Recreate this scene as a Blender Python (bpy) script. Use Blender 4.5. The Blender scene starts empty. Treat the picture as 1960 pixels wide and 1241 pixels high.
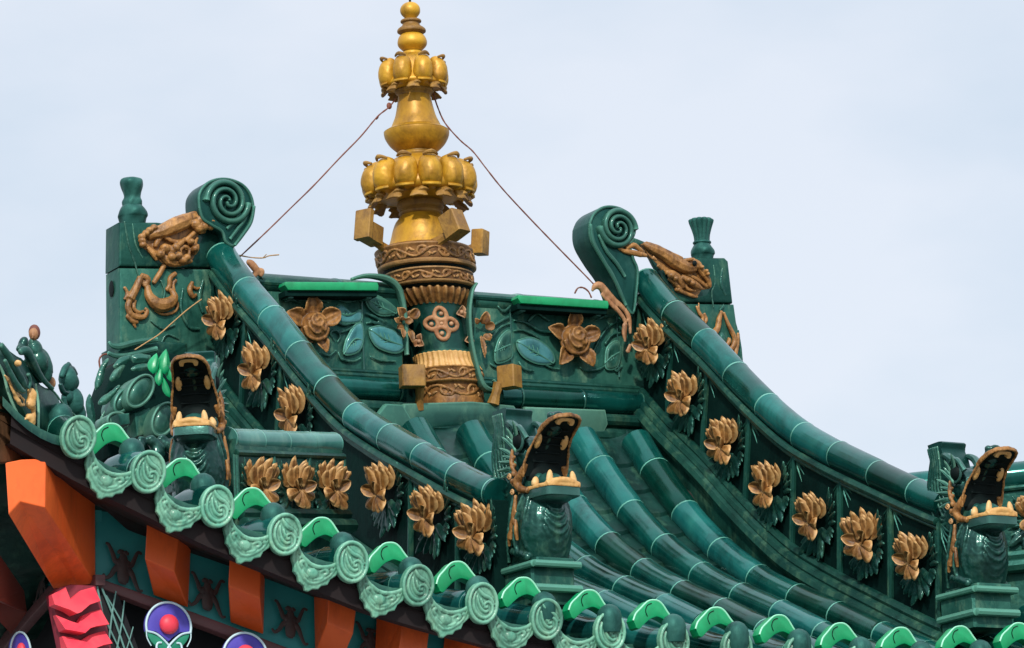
import bpy, math, random
from math import sin, cos, pi, radians, sqrt, atan2
from mathutils import Vector, Matrix, noise
V = Vector
random.seed(7)
SC = bpy.context.scene
COL = SC.collection

# ------------------------------------------------------------------ camera, sky, sun, exposure
AZ, EL, RO = radians(28), radians(12), radians(2.5)
FPX, DIST = 9000.0, 15.9
FW = V((sin(AZ)*cos(EL), cos(AZ)*cos(EL), sin(EL)))
R0 = V((cos(AZ), -sin(AZ), 0)); U0 = R0.cross(FW)
RT = cos(RO)*R0 - sin(RO)*U0; UP = sin(RO)*R0 + cos(RO)*U0
CAM = -DIST*FW + (140/FPX*DIST)*RT + (144.5/FPX*DIST)*UP
cd = bpy.data.cameras.new('camera'); cam = bpy.data.objects.new('camera', cd); COL.objects.link(cam)
cd.sensor_width = 36; cd.lens = 36*FPX/1960; cd.clip_start = 0.1; cd.clip_end = 3000
M = Matrix((RT, UP, -FW)).transposed().to_4x4(); M.translation = CAM
cam.matrix_world = M
SC.camera = cam

SUN_EL, SUN_AZ = radians(36), radians(-30)      # azimuth of the direction TO the sun, measured from -Y towards -X
w = bpy.data.worlds.new('World'); SC.world = w; w.use_nodes = True
nt = w.node_tree; N = nt.nodes; N.clear()
sky = N.new('ShaderNodeTexSky'); sky.sky_type = 'NISHITA'; sky.sun_disc = False
sky.sun_elevation = SUN_EL; sky.sun_rotation = radians(180)+SUN_AZ*-1
sky.air_density = 1.0; sky.dust_density = 2.0
b1 = N.new('ShaderNodeBackground'); b1.inputs[1].default_value = 0.025
nt.links.new(sky.outputs[0], b1.inputs[0])
tc = N.new('ShaderNodeTexCoord'); mp = N.new('ShaderNodeMapping'); mp.inputs['Scale'].default_value = (1, 1, 2.2)
nz = N.new('ShaderNodeTexNoise'); nz.inputs['Scale'].default_value = 7.5; nz.inputs['Detail'].default_value = 5
nz.inputs['Roughness'].default_value = 0.5
cr = N.new('ShaderNodeValToRGB'); e = cr.color_ramp.elements
e[0].position = 0.34; e[0].color = (0.60, 0.69, 0.79, 1); e[1].position = 0.62; e[1].color = (0.76, 0.80, 0.87, 1)
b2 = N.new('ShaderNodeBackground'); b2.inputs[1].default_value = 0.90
nt.links.new(tc.outputs['Generated'], mp.inputs[0]); nt.links.new(mp.outputs[0], nz.inputs[0])
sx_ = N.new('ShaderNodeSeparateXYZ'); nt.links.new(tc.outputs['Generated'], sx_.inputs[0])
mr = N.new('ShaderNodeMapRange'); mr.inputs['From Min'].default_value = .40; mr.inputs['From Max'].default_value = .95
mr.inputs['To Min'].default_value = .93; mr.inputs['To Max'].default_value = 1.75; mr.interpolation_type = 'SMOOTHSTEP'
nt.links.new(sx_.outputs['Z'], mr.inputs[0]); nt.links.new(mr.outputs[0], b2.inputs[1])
nt.links.new(nz.outputs[0], cr.inputs[0]); nt.links.new(cr.outputs[0], b2.inputs[0])
ad = N.new('ShaderNodeAddShader'); wo = N.new('ShaderNodeOutputWorld')
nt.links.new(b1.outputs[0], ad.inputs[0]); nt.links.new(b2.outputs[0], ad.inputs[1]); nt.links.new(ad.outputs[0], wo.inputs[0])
sl = bpy.data.lights.new('sun', 'SUN'); sl.energy = 3.3; sl.angle = radians(3); sl.color = (1, 0.95, 0.87)
so = bpy.data.objects.new('sun', sl); COL.objects.link(so)
sd = V((sin(SUN_AZ)*cos(SUN_EL), -cos(SUN_AZ)*cos(SUN_EL), sin(SUN_EL)))
so.rotation_euler = sd.to_track_quat('Z', 'Y').to_euler()
SC.view_settings.view_transform = 'Standard'; SC.view_settings.look = 'None'
SC.view_settings.exposure = 0.0; SC.view_settings.gamma = 1

def at(px, py, Y=None, X=None, Z=None, pl=None):
    """the point of a vertical/horizontal plane of the place that the photograph shows at a pixel"""
    d = FW + ((px-980)/FPX)*RT + ((620.5-py)/FPX)*UP
    if Y is not None: return CAM + d*((Y-CAM.y)/d.y)
    if X is not None: return CAM + d*((X-CAM.x)/d.x)
    if Z is not None: return CAM + d*((Z-CAM.z)/d.z)
    o, n = pl
    return CAM + d*((o-CAM).dot(n)/d.dot(n))
PX = 1/566.0

# ------------------------------------------------------------------ materials
MATS = {}
def mat(name, c1, c2=None, rough=0.35, metal=0.0, coat=0.0, nscale=9.0, bump=0.0, bscale=60.0, edge=None, grime=None, gamt=0.5, spec=0.5, emit=None, drip=None, groove_shade=0.0, stain=.75):
    m = bpy.data.materials.new(name); m.use_nodes = True
    t = m.node_tree; n = t.nodes; L = t.links; P = n['Principled BSDF']
    P.inputs['Roughness'].default_value = rough; P.inputs['Metallic'].default_value = metal
    P.inputs['Coat Weight'].default_value = coat; P.inputs['Coat Roughness'].default_value = 0.12
    P.inputs['Specular IOR Level'].default_value = spec
    if name.startswith(('jade', 'wall')): P.inputs['Specular Tint'].default_value = (.32, 1, .86, 1)
    tc = n.new('ShaderNodeTexCoord'); oi = n.new('ShaderNodeObjectInfo')
    av = n.new('ShaderNodeVectorMath'); av.operation = 'MULTIPLY_ADD'
    cb = n.new('ShaderNodeCombineXYZ'); L.new(oi.outputs['Random'], cb.inputs[0]); L.new(oi.outputs['Random'], cb.inputs[2])
    L.new(cb.outputs[0], av.inputs[0]); av.inputs[1].default_value = (7, 7, 5); L.new(tc.outputs['Object'], av.inputs[2])
    nz = n.new('ShaderNodeTexNoise'); nz.inputs['Scale'].default_value = nscale; nz.inputs['Detail'].default_value = 6; nz.inputs['Roughness'].default_value = .62
    nz.inputs['Distortion'].default_value = .6
    L.new(av.outputs[0], nz.inputs['Vector'])
    r = n.new('ShaderNodeValToRGB'); r.color_ramp.elements[0].position = .36; r.color_ramp.elements[1].position = .68
    r.color_ramp.elements[0].color = (*c1, 1); r.color_ramp.elements[1].color = (*(c2 or c1), 1)
    L.new(nz.outputs[0], r.inputs[0]); col = r.outputs[0]
    def mix(fac, a, bcol):
        x = n.new('ShaderNodeMix'); x.data_type = 'RGBA'; L.new(fac, x.inputs[0]); L.new(a, x.inputs[6]); x.inputs[7].default_value = (*bcol, 1)
        return x.outputs[2]
    if grime:
        n2 = n.new('ShaderNodeTexNoise'); n2.inputs['Scale'].default_value = nscale*2.7; n2.inputs['Detail'].default_value = 8; n2.inputs['Roughness'].default_value = .7
        mp = n.new('ShaderNodeMapping'); mp.inputs['Scale'].default_value = (1, 1, .45); L.new(av.outputs[0], mp.inputs[0]); L.new(mp.outputs[0], n2.inputs['Vector'])
        r2 = n.new('ShaderNodeValToRGB'); r2.color_ramp.elements[0].position = .52; r2.color_ramp.elements[1].position = .72
        r2.color_ramp.elements[1].color = (gamt, gamt, gamt, 1)
        L.new(n2.outputs[0], r2.inputs[0]); col = mix(r2.outputs[0], col, grime)
    if name.startswith(('jade', 'wall', 'celadon', 'orange', 'gold', 'timber', 'ochre', 'copper')):   # dark weather stains
        n5 = n.new('ShaderNodeTexNoise'); n5.inputs['Scale'].default_value = nscale*.9; n5.inputs['Detail'].default_value = 9; n5.inputs['Roughness'].default_value = .72; n5.inputs['Distortion'].default_value = .4
        mp5 = n.new('ShaderNodeMapping'); mp5.inputs['Scale'].default_value = (1.3, 1.3, .5); mp5.inputs['Location'].default_value = (3.1, 1.7, .4); L.new(av.outputs[0], mp5.inputs[0]); L.new(mp5.outputs[0], n5.inputs['Vector'])
        r5 = n.new('ShaderNodeValToRGB'); r5.color_ramp.elements[0].position = .50; r5.color_ramp.elements[1].position = .66
        r5.color_ramp.elements[1].color = (stain, stain, stain, 1)
        L.new(n5.outputs[0], r5.inputs[0]); col = mix(r5.outputs[0], col, tuple(.22*x for x in c1))
        om = n.new('ShaderNodeMath'); om.operation = 'MULTIPLY'; L.new(oi.outputs['Random'], om.inputs[0]); om.inputs[1].default_value = .35
        col = mix(om.outputs[0], col, tuple(.45*x for x in c1))
    if edge:   # raised edges paler: worn glaze, and edge highlights painted into the colour
        g = n.new('ShaderNodeNewGeometry'); r3 = n.new('ShaderNodeValToRGB')
        r3.color_ramp.elements[0].position = .53; r3.color_ramp.elements[1].position = .62
        r3.color_ramp.elements[1].color = (.8, .8, .8, 1)
        L.new(g.outputs['Pointiness'], r3.inputs[0]); col = mix(r3.outputs[0], col, edge)
    if groove_shade:   # shading of the concave grooves, put into the base colour
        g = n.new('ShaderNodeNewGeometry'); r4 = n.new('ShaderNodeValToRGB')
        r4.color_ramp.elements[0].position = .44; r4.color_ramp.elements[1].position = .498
        r4.color_ramp.elements[0].color = (groove_shade, groove_shade, groove_shade, 1); r4.color_ramp.elements[1].color = (0, 0, 0, 1)
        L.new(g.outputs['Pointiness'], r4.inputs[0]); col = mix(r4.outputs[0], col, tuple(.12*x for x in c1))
    L.new(col, P.inputs['Base Color'])
    n3 = n.new('ShaderNodeTexNoise'); n3.inputs['Scale'].default_value = bscale; n3.inputs['Detail'].default_value = 5
    L.new(av.outputs[0], n3.inputs['Vector'])
    if bump:
        bp = n.new('ShaderNodeBump'); bp.inputs['Strength'].default_value = bump; bp.inputs['Distance'].default_value = .004
        L.new(n3.outputs[0], bp.inputs['Height']); L.new(bp.outputs[0], P.inputs['Normal'])
    rr = n.new('ShaderNodeMapRange'); rr.inputs['To Min'].default_value = max(.04, rough-.09); rr.inputs['To Max'].default_value = rough+.12
    L.new(nz.outputs[0], rr.inputs[0]); L.new(rr.outputs[0], P.inputs['Roughness'])
    MATS[name] = m; return m

mat('jade', (.0015, .030, .027), (.004, .085, .070), rough=.13, coat=.0, nscale=4, bump=.05, bscale=30, grime=(.015, .12, .09), gamt=.3, spec=.8)
mat('jade_pale', (.005, .070, .068), (.014, .150, .135), rough=.12, nscale=4, bump=.05, bscale=30, grime=(.03, .17, .13), gamt=.35, spec=.6)
mat('jade_deep', (.001, .020, .014), (.002, .042, .030), rough=.18, nscale=4, bump=.05, bscale=30, grime=(.012, .09, .06), gamt=.3, spec=.5)
mat('hip_pale', (.035, .15, .13), (.09, .26, .22), rough=.2, nscale=6, bump=.1, bscale=40, grime=(.2, .36, .28), gamt=.5)
mat('jade_rim', (.14, .42, .32), (.10, .34, .27), rough=.3, coat=.5, bump=.1)
mat('jade_relief', (.002, .018, .015), (.006, .045, .034), rough=.38, coat=.25, nscale=8, bump=.35, bscale=50, edge=(.10, .30, .22), grime=(.10, .24, .15), gamt=.45, groove_shade=.7)
mat('jade_slab', (.006, .042, .033), (.022, .10, .072), rough=.46, coat=.25, nscale=7, bump=.35, bscale=40, edge=(.16, .36, .26), grime=(.13, .26, .17), gamt=.6, groove_shade=.6)
mat('jade_dark', (.002, .014, .013), (.004, .030, .027), rough=.32, coat=.4, nscale=9, bump=.3, edge=(.06, .17, .14), groove_shade=.5)
mat('jade_blue', (.03, .16, .18), (.07, .24, .25), rough=.3, coat=.5, nscale=9, bump=.3, edge=(.2, .38, .36), groove_shade=.6)
mat('celadon', (.10, .35, .24), (.24, .53, .37), rough=.46, coat=.1, nscale=12, bump=.25, edge=(.42, .64, .47), grime=(.34, .5, .30), gamt=.45, groove_shade=.9)
mat('ochre', (.15, .062, .016), (.43, .205, .055), rough=.48, nscale=26, bump=.5, bscale=70, edge=(.78, .48, .20), grime=(.10, .04, .02), gamt=.6, groove_shade=.9, spec=.35)  # the edge tone paints lit edges on the flower petals
mat('copper', (.22, .095, .024), (.52, .255, .070), rough=.45, nscale=26, bump=.5, bscale=80, edge=(.75, .44, .20), grime=(.11, .04, .015), gamt=.6, groove_shade=1.0, spec=.45)
mat('ochre_pink', (.34, .15, .065), (.50, .27, .13), rough=.55, nscale=20, bump=.4, edge=(.65, .42, .26), grime=(.14, .06, .04), gamt=.5, groove_shade=.8, spec=.35)
mat('tooth', (.52, .27, .075), (.66, .40, .14), rough=.5, nscale=30, bump=.5, edge=(.75, .52, .24), grime=(.3, .13, .04), gamt=.4)
mat('gold', (.44, .21, .012), (.70, .39, .020), rough=.44, metal=.22, nscale=7, bump=.35, bscale=35, grime=(.22, .09, .02), gamt=.6, groove_shade=.7)
mat('gold_dull', (.24, .115, .018), (.42, .225, .034), rough=.6, nscale=14, bump=.6, bscale=50, grime=(.12, .06, .02), gamt=.8)
mat('black', (.003, .007, .007), (.004, .010, .010), rough=.6, nscale=9, spec=.12)
mat('emerald', (.002, .24, .085), (.004, .34, .125), rough=.34, nscale=11, bump=.15, grime=(.002, .13, .05), gamt=.5, coat=.1)
mat('emerald_edge', (.30, .75, .50), (.25, .68, .46), rough=.4)
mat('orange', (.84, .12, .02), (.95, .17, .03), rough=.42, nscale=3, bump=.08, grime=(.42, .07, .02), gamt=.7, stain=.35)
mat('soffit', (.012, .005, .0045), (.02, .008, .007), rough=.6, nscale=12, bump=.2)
mat('beam', (.09, .034, .036), (.12, .045, .048), rough=.5, nscale=12, bump=.2)
mat('frieze', (.014, .24, .25), (.024, .31, .31), rough=.5, nscale=6)
mat('motif', (.030, .020, .020), (.055, .035, .032), rough=.6, nscale=30)
mat('pink', (.80, .045, .085), (.90, .09, .12), rough=.5, nscale=12, bump=.1)
mat('pink_dark', (.22, .02, .04), (.28, .03, .05), rough=.5)
mat('purple', (.07, .055, .42), (.10, .08, .50), rough=.5)
mat('outline', (.50, .72, .80), (.58, .78, .85), rough=.5)
mat('lattice', (.10, .24, .22), (.14, .32, .29), rough=.5)
mat('green_paint', (.01, .20, .12), (.015, .26, .15), rough=.5)
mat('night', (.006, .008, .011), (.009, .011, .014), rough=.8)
mat('wire', (.13, .035, .022), (.20, .06, .03), rough=.6)
mat('twig', (.38, .22, .08), (.45, .28, .12), rough=.7)
mat('timber', (.16, .075, .03), (.24, .12, .055), rough=.6, nscale=8, bump=.3, grime=(.05, .03, .02), gamt=.6)
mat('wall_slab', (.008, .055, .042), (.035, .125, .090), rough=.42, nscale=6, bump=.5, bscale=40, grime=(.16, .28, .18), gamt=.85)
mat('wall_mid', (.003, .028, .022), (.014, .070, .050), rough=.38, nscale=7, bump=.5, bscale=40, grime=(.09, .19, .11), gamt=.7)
mat('wall_dark', (.0012, .009, .008), (.003, .018, .015), rough=.7, nscale=9, bump=.4, spec=.15)
mat('wall_knob', (.012, .060, .052), (.03, .11, .092), rough=.5, nscale=14, bump=.4, bscale=40, groove_shade=.5)
mat('jade_scroll', (.003, .026, .023), (.008, .05, .042), rough=.35, nscale=7, bump=.3, bscale=40, grime=(.05, .13, .10), gamt=.4)
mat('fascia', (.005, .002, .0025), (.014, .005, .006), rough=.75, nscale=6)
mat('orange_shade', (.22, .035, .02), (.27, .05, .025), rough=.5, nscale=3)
mat('paving', (.13, .125, .12), (.18, .17, .165), rough=.8, nscale=2)

# ------------------------------------------------------------------ mesh builder
class MB:
    def __init__(s): s.v = []; s.f = []; s.m = []
    def add(s, vs, fs, mi=0):
        o = len(s.v); s.v += [V(p) for p in vs]
        for f in fs: s.f.append([i+o for i in f]); s.m.append(mi)
    def sweep(s, pts, rad, seg=10, mi=0, flat=1.0, up=None, cap=True, mis=None, round_cap=True):
        pts = [V(p) for p in pts]; n = len(pts)
        if not hasattr(rad, '__len__'): rad = [rad]*n
        if len(pts) < 2: return
        T = []
        for i in range(n):
            d = pts[min(i+1, n-1)] - pts[max(i-1, 0)]
            T.append(d.normalized() if d.length > 1e-9 else (T[-1] if T else V((0, 0, 1))))
        if up is None:
            a = V((0, 0, 1)) if abs(T[0].z) < .9 else V((0, 1, 0)); tr = True
        else: a = V(up); tr = False
        vs = []; nn = None
        for i in range(n):
            if tr:
                ref = a if nn is None else nn
            else: ref = a
            nn_ = ref - T[i]*ref.dot(T[i])
            nn = nn_.normalized() if nn_.length > 1e-6 else (nn or V((1, 0, 0)))
            bb = T[i].cross(nn)
            for k in range(seg):
                t = 2*pi*k/seg
                vs.append(pts[i] + rad[i]*(cos(t)*nn*flat + sin(t)*bb))
        fs = []
        for i in range(n-1):
            for k in range(seg):
                k2 = (k+1) % seg
                fs.append(([i*seg+k, i*seg+k2, (i+1)*seg+k2, (i+1)*seg+k], (mis[i] if mis else mi)))
        o = len(s.v); s.v += vs
        for f, m in fs: s.f.append([q+o for q in f]); s.m.append(m)
        if cap:
            for i, sg in ((0, -1), (n-1, 1)):
                c = len(s.v); s.v.append(pts[i] + T[i]*sg*rad[i]*(.45 if round_cap else 0))
                for k in range(seg):
                    k2 = (k+1) % seg; q = [c, o+i*seg+k2, o+i*seg+k]
                    s.f.append(q if sg < 0 else q[::-1]); s.m.append(mi)
    def grid(s, fn, nu, nv, cu=False, cv=False, mi=0):
        o = len(s.v)
        for i in range(nu):
            for j in range(nv):
                s.v.append(V(fn(i/(nu if cu else nu-1), j/(nv if cv else nv-1))))
        for i in range(nu if cu else nu-1):
            for j in range(nv if cv else nv-1):
                i2, j2 = (i+1) % nu, (j+1) % nv
                s.f.append([o+i*nv+j, o+i2*nv+j, o+i2*nv+j2, o+i*nv+j2]); s.m.append(mi)
    def ball(s, c, ax, ay=None, az=None, mi=0, nu=14, nv=9):
        c = V(c)
        if ay is None: ax, ay, az = V((ax, 0, 0)), V((0, ax, 0)), V((0, 0, ax))
        ax, ay, az = V(ax), V(ay), V(az)
        s.grid(lambda u, v: c + ax*cos(2*pi*u)*sin(pi*(.001+.998*v)) + ay*sin(2*pi*u)*sin(pi*(.001+.998*v)) + az*cos(pi*v), nu, nv, cu=True, mi=mi)
    def lathe(s, prof, axis, seg=48, mi=0, mod=None):
        """prof: (z, r[, mi]); axis(z)->(x, y)"""
        o = len(s.v)
        for j, p in enumerate(prof):
            x, y = axis(p[0])
            for k in range(seg):
                t = 2*pi*k/seg; r = p[1]*(mod(t, j) if mod else 1)
                s.v.append(V((x+r*cos(t), y+r*sin(t), p[0])))
        for j in range(len(prof)-1):
            for k in range(seg):
                k2 = (k+1) % seg
                s.f.append([o+j*seg+k, o+j*seg+k2, o+(j+1)*seg+k2, o+(j+1)*seg+k]); s.m.append(prof[j][2] if len(prof[j]) > 2 else mi)
        for j in (0, len(prof)-1):
            s.f.append([o+j*seg+k for k in range(seg)]); s.m.append(mi)
    def prism(s, poly, o, ex, ey, en, th, mi=0, bev=0.0):
        """polygon in (ex, ey) at o, from o to o+en*th, front edge bevelled"""
        o, ex, ey, en = V(o), V(ex), V(ey), V(en); n = len(poly)
        ar = sum(poly[i][0]*poly[(i+1) % n][1]-poly[(i+1) % n][0]*poly[i][1] for i in range(n))
        if ar < 0: poly = poly[::-1]
        def inset(b):
            out = []
            for i in range(n):
                p0, p1, p2 = V(poly[i-1]+(0,))if 0 else V((*poly[i-1], 0)), V((*poly[i], 0)), V((*poly[(i+1) % n], 0))
                d1 = (p1-p0); d2 = (p2-p1)
                d1 = d1.normalized() if d1.length > 0 else V((1, 0, 0)); d2 = d2.normalized() if d2.length > 0 else d1
                nn = V((-d1.y-d2.y, d1.x+d2.x, 0)); nn = nn.normalized() if nn.length > 1e-6 else V((-d1.y, d1.x, 0))
                k = max(.5, nn.dot(V((-d1.y, d1.x, 0))))
                out.append((p1.x+nn.x*b/k, p1.y+nn.y*b/k))
            return out
        rings = [(poly, 0)] + ([(poly, th-bev), (inset(bev*.3), th-bev*.3), (inset(bev), th)] if bev else [(poly, th)])
        b = len(s.v)
        for pl, h in rings:
            for x, y in pl: s.v.append(o+ex*x+ey*y+en*h)
        for j in range(len(rings)-1):
            for k in range(n):
                k2 = (k+1) % n; s.f.append([b+j*n+k, b+j*n+k2, b+(j+1)*n+k2, b+(j+1)*n+k]); s.m.append(mi)
        s.f.append([b+k for k in range(n)][::-1]); s.m.append(mi)
        s.f.append([b+(len(rings)-1)*n+k for k in range(n)]); s.m.append(mi)
    def box(s, c, ex, ey, ez, mi=0, bev=.004):
        """c centre; ex, ey, ez half-extent vectors; bevelled"""
        c, ex, ey, ez = V(c), V(ex), V(ey), V(ez); lx, ly = ex.length, ey.length
        b = min(bev, lx*.5, ly*.5)
        pts = [(lx-b, -ly), (lx, -ly+b), (lx, ly-b), (lx-b, ly), (-lx+b, ly), (-lx, ly-b), (-lx, -ly+b), (-lx+b, -ly)]
        s.prism(pts, c-ez, ex.normalized(), ey.normalized(), ez.normalized(), 2*ez.length, mi, bev=b)
    def hexa(s, p, mi=0):
        """8 corners: 4 bottom/back, 4 top/front in the same order"""
        s.add(p, [(0, 3, 2, 1), (4, 5, 6, 7), (0, 1, 5, 4), (1, 2, 6, 5), (2, 3, 7, 6), (3, 0, 4, 7)], mi)
    def petal(s, o, d, side, nrm, L, W, cup=.25, curl=.3, th=.15, tip=1.5, mi=0, nu=9, nv=7, rib=0.0):
        """pointed cupped petal from o along d; curl bends it towards nrm, closed lens thickness"""
        o, d, side, nrm = V(o), V(d).normalized(), V(side).normalized(), V(nrm).normalized()
        def mid(u, v):
            w_ = W*(sin(pi*min(1, u**.75))**.8 * (1-.15*u)) if 0 < u < 1 else 0
            if tip == 2: w_ = W*(sin(pi*u**1.05))**.55 if 0 < u < 1 else 0
            if tip < 1: w_ = W*(sin(pi*u**1.35))**.6 if 0 < u < 1 else 0
            q = (v-.5)*2
            return o + d*(L*(sin(u*curl*1.2)/(curl*1.2) if abs(curl) > .01 else u)) + nrm*(L*(1-cos(u*curl*1.2))*.7*(1 if curl > 0 else -1) + cup*W*q*q*sin(pi*u)) + side*(w_*.5*q) + nrm*(rib*W*cos(q*9)*sin(pi*u))
        def hh(u, v): q = (v-.5)*2; return th*W*.5*sqrt(max(0, (1-q*q)))*sqrt(max(0, sin(pi*u)))
        s.grid(lambda u, v: mid(u, v) + nrm*hh(u, v), nu, nv, mi=mi)
        s.grid(lambda u, v: mid(u, 1-v) - nrm*hh(u, 1-v), nu, nv, mi=mi)
    def build(s, name, mats, parent=None, local=False, sharp=32, smooth=True, **props):
        me = bpy.data.meshes.new(name)
        off = V((0, 0, 0))
        if parent is not None and not local:
            p = parent
            while p is not None: off = off + p.location; p = p.parent
        if parent is None and props.get('org') is not None: off = V(props['org'])
        me.from_pydata([tuple(q-off) for q in s.v], [], s.f)
        if not isinstance(mats, (list, tuple)): mats = [mats]
        for m in mats: me.materials.append(MATS[m])
        me.polygons.foreach_set('material_index', s.m)
        me.update(); me.validate(clean_customdata=False)
        import bmesh
        bm = bmesh.new(); bm.from_mesh(me); bmesh.ops.remove_doubles(bm, verts=bm.verts, dist=1e-6)
        bmesh.ops.recalc_face_normals(bm, faces=bm.faces)
        bm.to_mesh(me); bm.free()
        if smooth:
            me.polygons.foreach_set('use_smooth', [True]*len(me.polygons)); me.set_sharp_from_angle(angle=radians(sharp))
        o = bpy.data.objects.new(name, me); COL.objects.link(o)
        if parent is not None: o.parent = parent
        elif props.get('org') is not None: o.location = off
        for k in ('label', 'category', 'group', 'kind'):
            if props.get(k): o[k] = props[k]
        return o

def fuse(o, vox=.0035, it=2, amp=.0012, ns=45, seed=0):
    """melt the strokes of a carving into one hand-modelled surface"""
    if 'nofuse' in o: return o
    m = o.modifiers.new('r', 'REMESH'); m.mode = 'VOXEL'; m.voxel_size = vox; m.use_smooth_shade = True
    if it: q = o.modifiers.new('s', 'SMOOTH'); q.iterations = it; q.factor = .5
    dg = bpy.context.evaluated_depsgraph_get(); old = o.data
    me = bpy.data.meshes.new_from_object(o.evaluated_get(dg)); o.modifiers.clear()
    if len(me.vertices) > 20:
        me.materials.clear()
        for mm in old.materials: me.materials.append(mm)
        ns_ = [v.normal.copy() for v in me.vertices]
        for v, n_ in zip(me.vertices, ns_):
            v.co += n_*amp*(noise.noise(v.co*ns+V((seed, 0, 0)))+.5*noise.noise(v.co*ns*2.7))
        me.polygons.foreach_set('use_smooth', [True]*len(me.polygons)); me.name = old.name
        o.data = me
    return o
def jig(o, amp, ns):
    me = o.data; nn = [v.normal.copy() for v in me.vertices]
    for v, n_ in zip(me.vertices, nn): v.co += n_*amp*(noise.noise(v.co*ns)+.6*noise.noise(v.co*ns*2.5))
    return o
def thing(name, label, cat, loc=(0, 0, 0), rz=0, group=None):
    o = bpy.data.objects.new(name, None); COL.objects.link(o); o.location = loc; o.rotation_euler = (0, 0, rz)
    o.empty_display_size = .1
    o['label'] = label; o['category'] = cat
    if group: o['group'] = group
    return o
def dup(root, loc, rz, label, group=None):
    r = root.copy(); COL.objects.link(r); r.location = loc; r.rotation_euler = (0, 0, rz); r['label'] = label
    if group: r['group'] = group
    for ch in list(root.children):
        c = ch.copy(); COL.objects.link(c); c.parent = r
        for g in list(ch.children):
            d = g.copy(); COL.objects.link(d); d.parent = c
    return r
def inst(src, name, parent, loc, rot=(0, 0, 0), scale=1, **kw):
    o = bpy.data.objects.new(name, src); COL.objects.link(o); o.parent = parent
    p = parent; off = V((0, 0, 0))
    while p is not None: off = off + p.location; p = p.parent
    o.location = V(loc)-off; o.rotation_euler = rot; o.scale = (scale,)*3 if not hasattr(scale, '__len__') else scale
    return o
def interp(tab, x):
    if x >= tab[0][0] and tab[0][0] > tab[-1][0] or x <= tab[0][0] and tab[0][0] < tab[-1][0]: a, b = tab[0], tab[1]
    else:
        for a, b in zip(tab, tab[1:]):
            if min(a[0], b[0]) <= x <= max(a[0], b[0]): break
        else: a, b = tab[-2], tab[-1]
    t = (x-a[0])/(b[0]-a[0])
    return a[1]+(b[1]-a[1])*t
def cat(P, n=6):
    """Catmull-Rom through points of any dimension"""
    out = []
    P = [tuple(p) for p in P]
    for i in range(len(P)-1):
        p0, p1, p2, p3 = P[max(i-1, 0)], P[i], P[i+1], P[min(i+2, len(P)-1)]
        for k in range(n):
            t = k/n
            out.append(tuple(.5*(2*b+(c-a)*t+(2*a-5*b+4*c-d)*t*t+(3*b-a-3*c+d)*t**3) for a, b, c, d in zip(p0, p1, p2, p3)))
    out.append(P[-1]); return out
def stroke(mb, pts, Y=None, X=None, lift=.35, flat=.8, mi=0, n=5, seg=8):
    """a raised, tapering rib of relief: (px, py, radius px) traced onto a vertical face of the place"""
    c = cat(pts, n); ax = V((0, -1, 0)) if Y is not None else V((-1, 0, 0))
    k = 1.0 if Y is not None else 1.0
    P = [at(a, b, Y=Y, X=X) + ax*(r*PX*lift*k) for a, b, r in c]
    mb.sweep(P, [max(.0008, r*PX) for a, b, r in c], seg=seg, mi=mi, up=ax, flat=flat)

mb = MB(); mb.grid(lambda u, v: V((-400+800*u, -400+800*v, -9)), 3, 3)
mb.build('ground', 'paving', kind='structure')
# ------------------------------------------------------------------ roof surface
XS, YD, YC = .2091, -2.27, -2.20       # row spacing, disc plane, hood plane
def rowx(k): return .609 - XS*k
GT = cat([(-.12, .0), (-.3, -.205), (-.463, -.37), (-.657, -.535), (-.85, -.664), (-1.087, -.788), (-1.32, -.884), (-1.532, -.965), (-1.71, -1.04), (-2.0, -1.15), (-2.2, -1.219), (-2.3, -1.230), (-2.4, -1.266), (-2.7, -1.32)], 4)
def g(y): return interp(GT, y)
LT = cat([(-3.2, 1.02), (-2.75, .79), (-2.318, .575), (-2.109, .488), (-1.94, .415), (-1.738, .344), (-1.533, .271), (-1.357, .212), (-1.138, .16), (-.916, .116), (-.707, .085), (-.503, .061), (-.296, .045), (-.069, .029), (.153, .009), (.388, .0), (.609, .01), (1.1, .06), (1.6, .2), (2.3, .5), (3, .95)], 3)
def lift(x):
    return interp(LT, x)
def S(x, y): return g(y) + lift(x)*(min(1.0, abs(y)/2.2)**2.5)
HA, HB = V((-.85, -1.2, 0)), V((-2.85, -2.60, 0))     # plan line of the left hip
HR, HRB = V((.75, -1.2, 0)), V((2.75, -2.60, 0))
def yout(x): return YD - .13*(max(0, -.6-x)/1.7)**1.2      # the eave bows out towards the corner
def ytop(x):
    if x < -.85: return HA.y + (HB.y-HA.y)*((x-HA.x)/(HB.x-HA.x))
    if x > .75: return HR.y + (HRB.y-HR.y)*((x-HR.x)/(HRB.x-HR.x))
    return -.2

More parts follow.
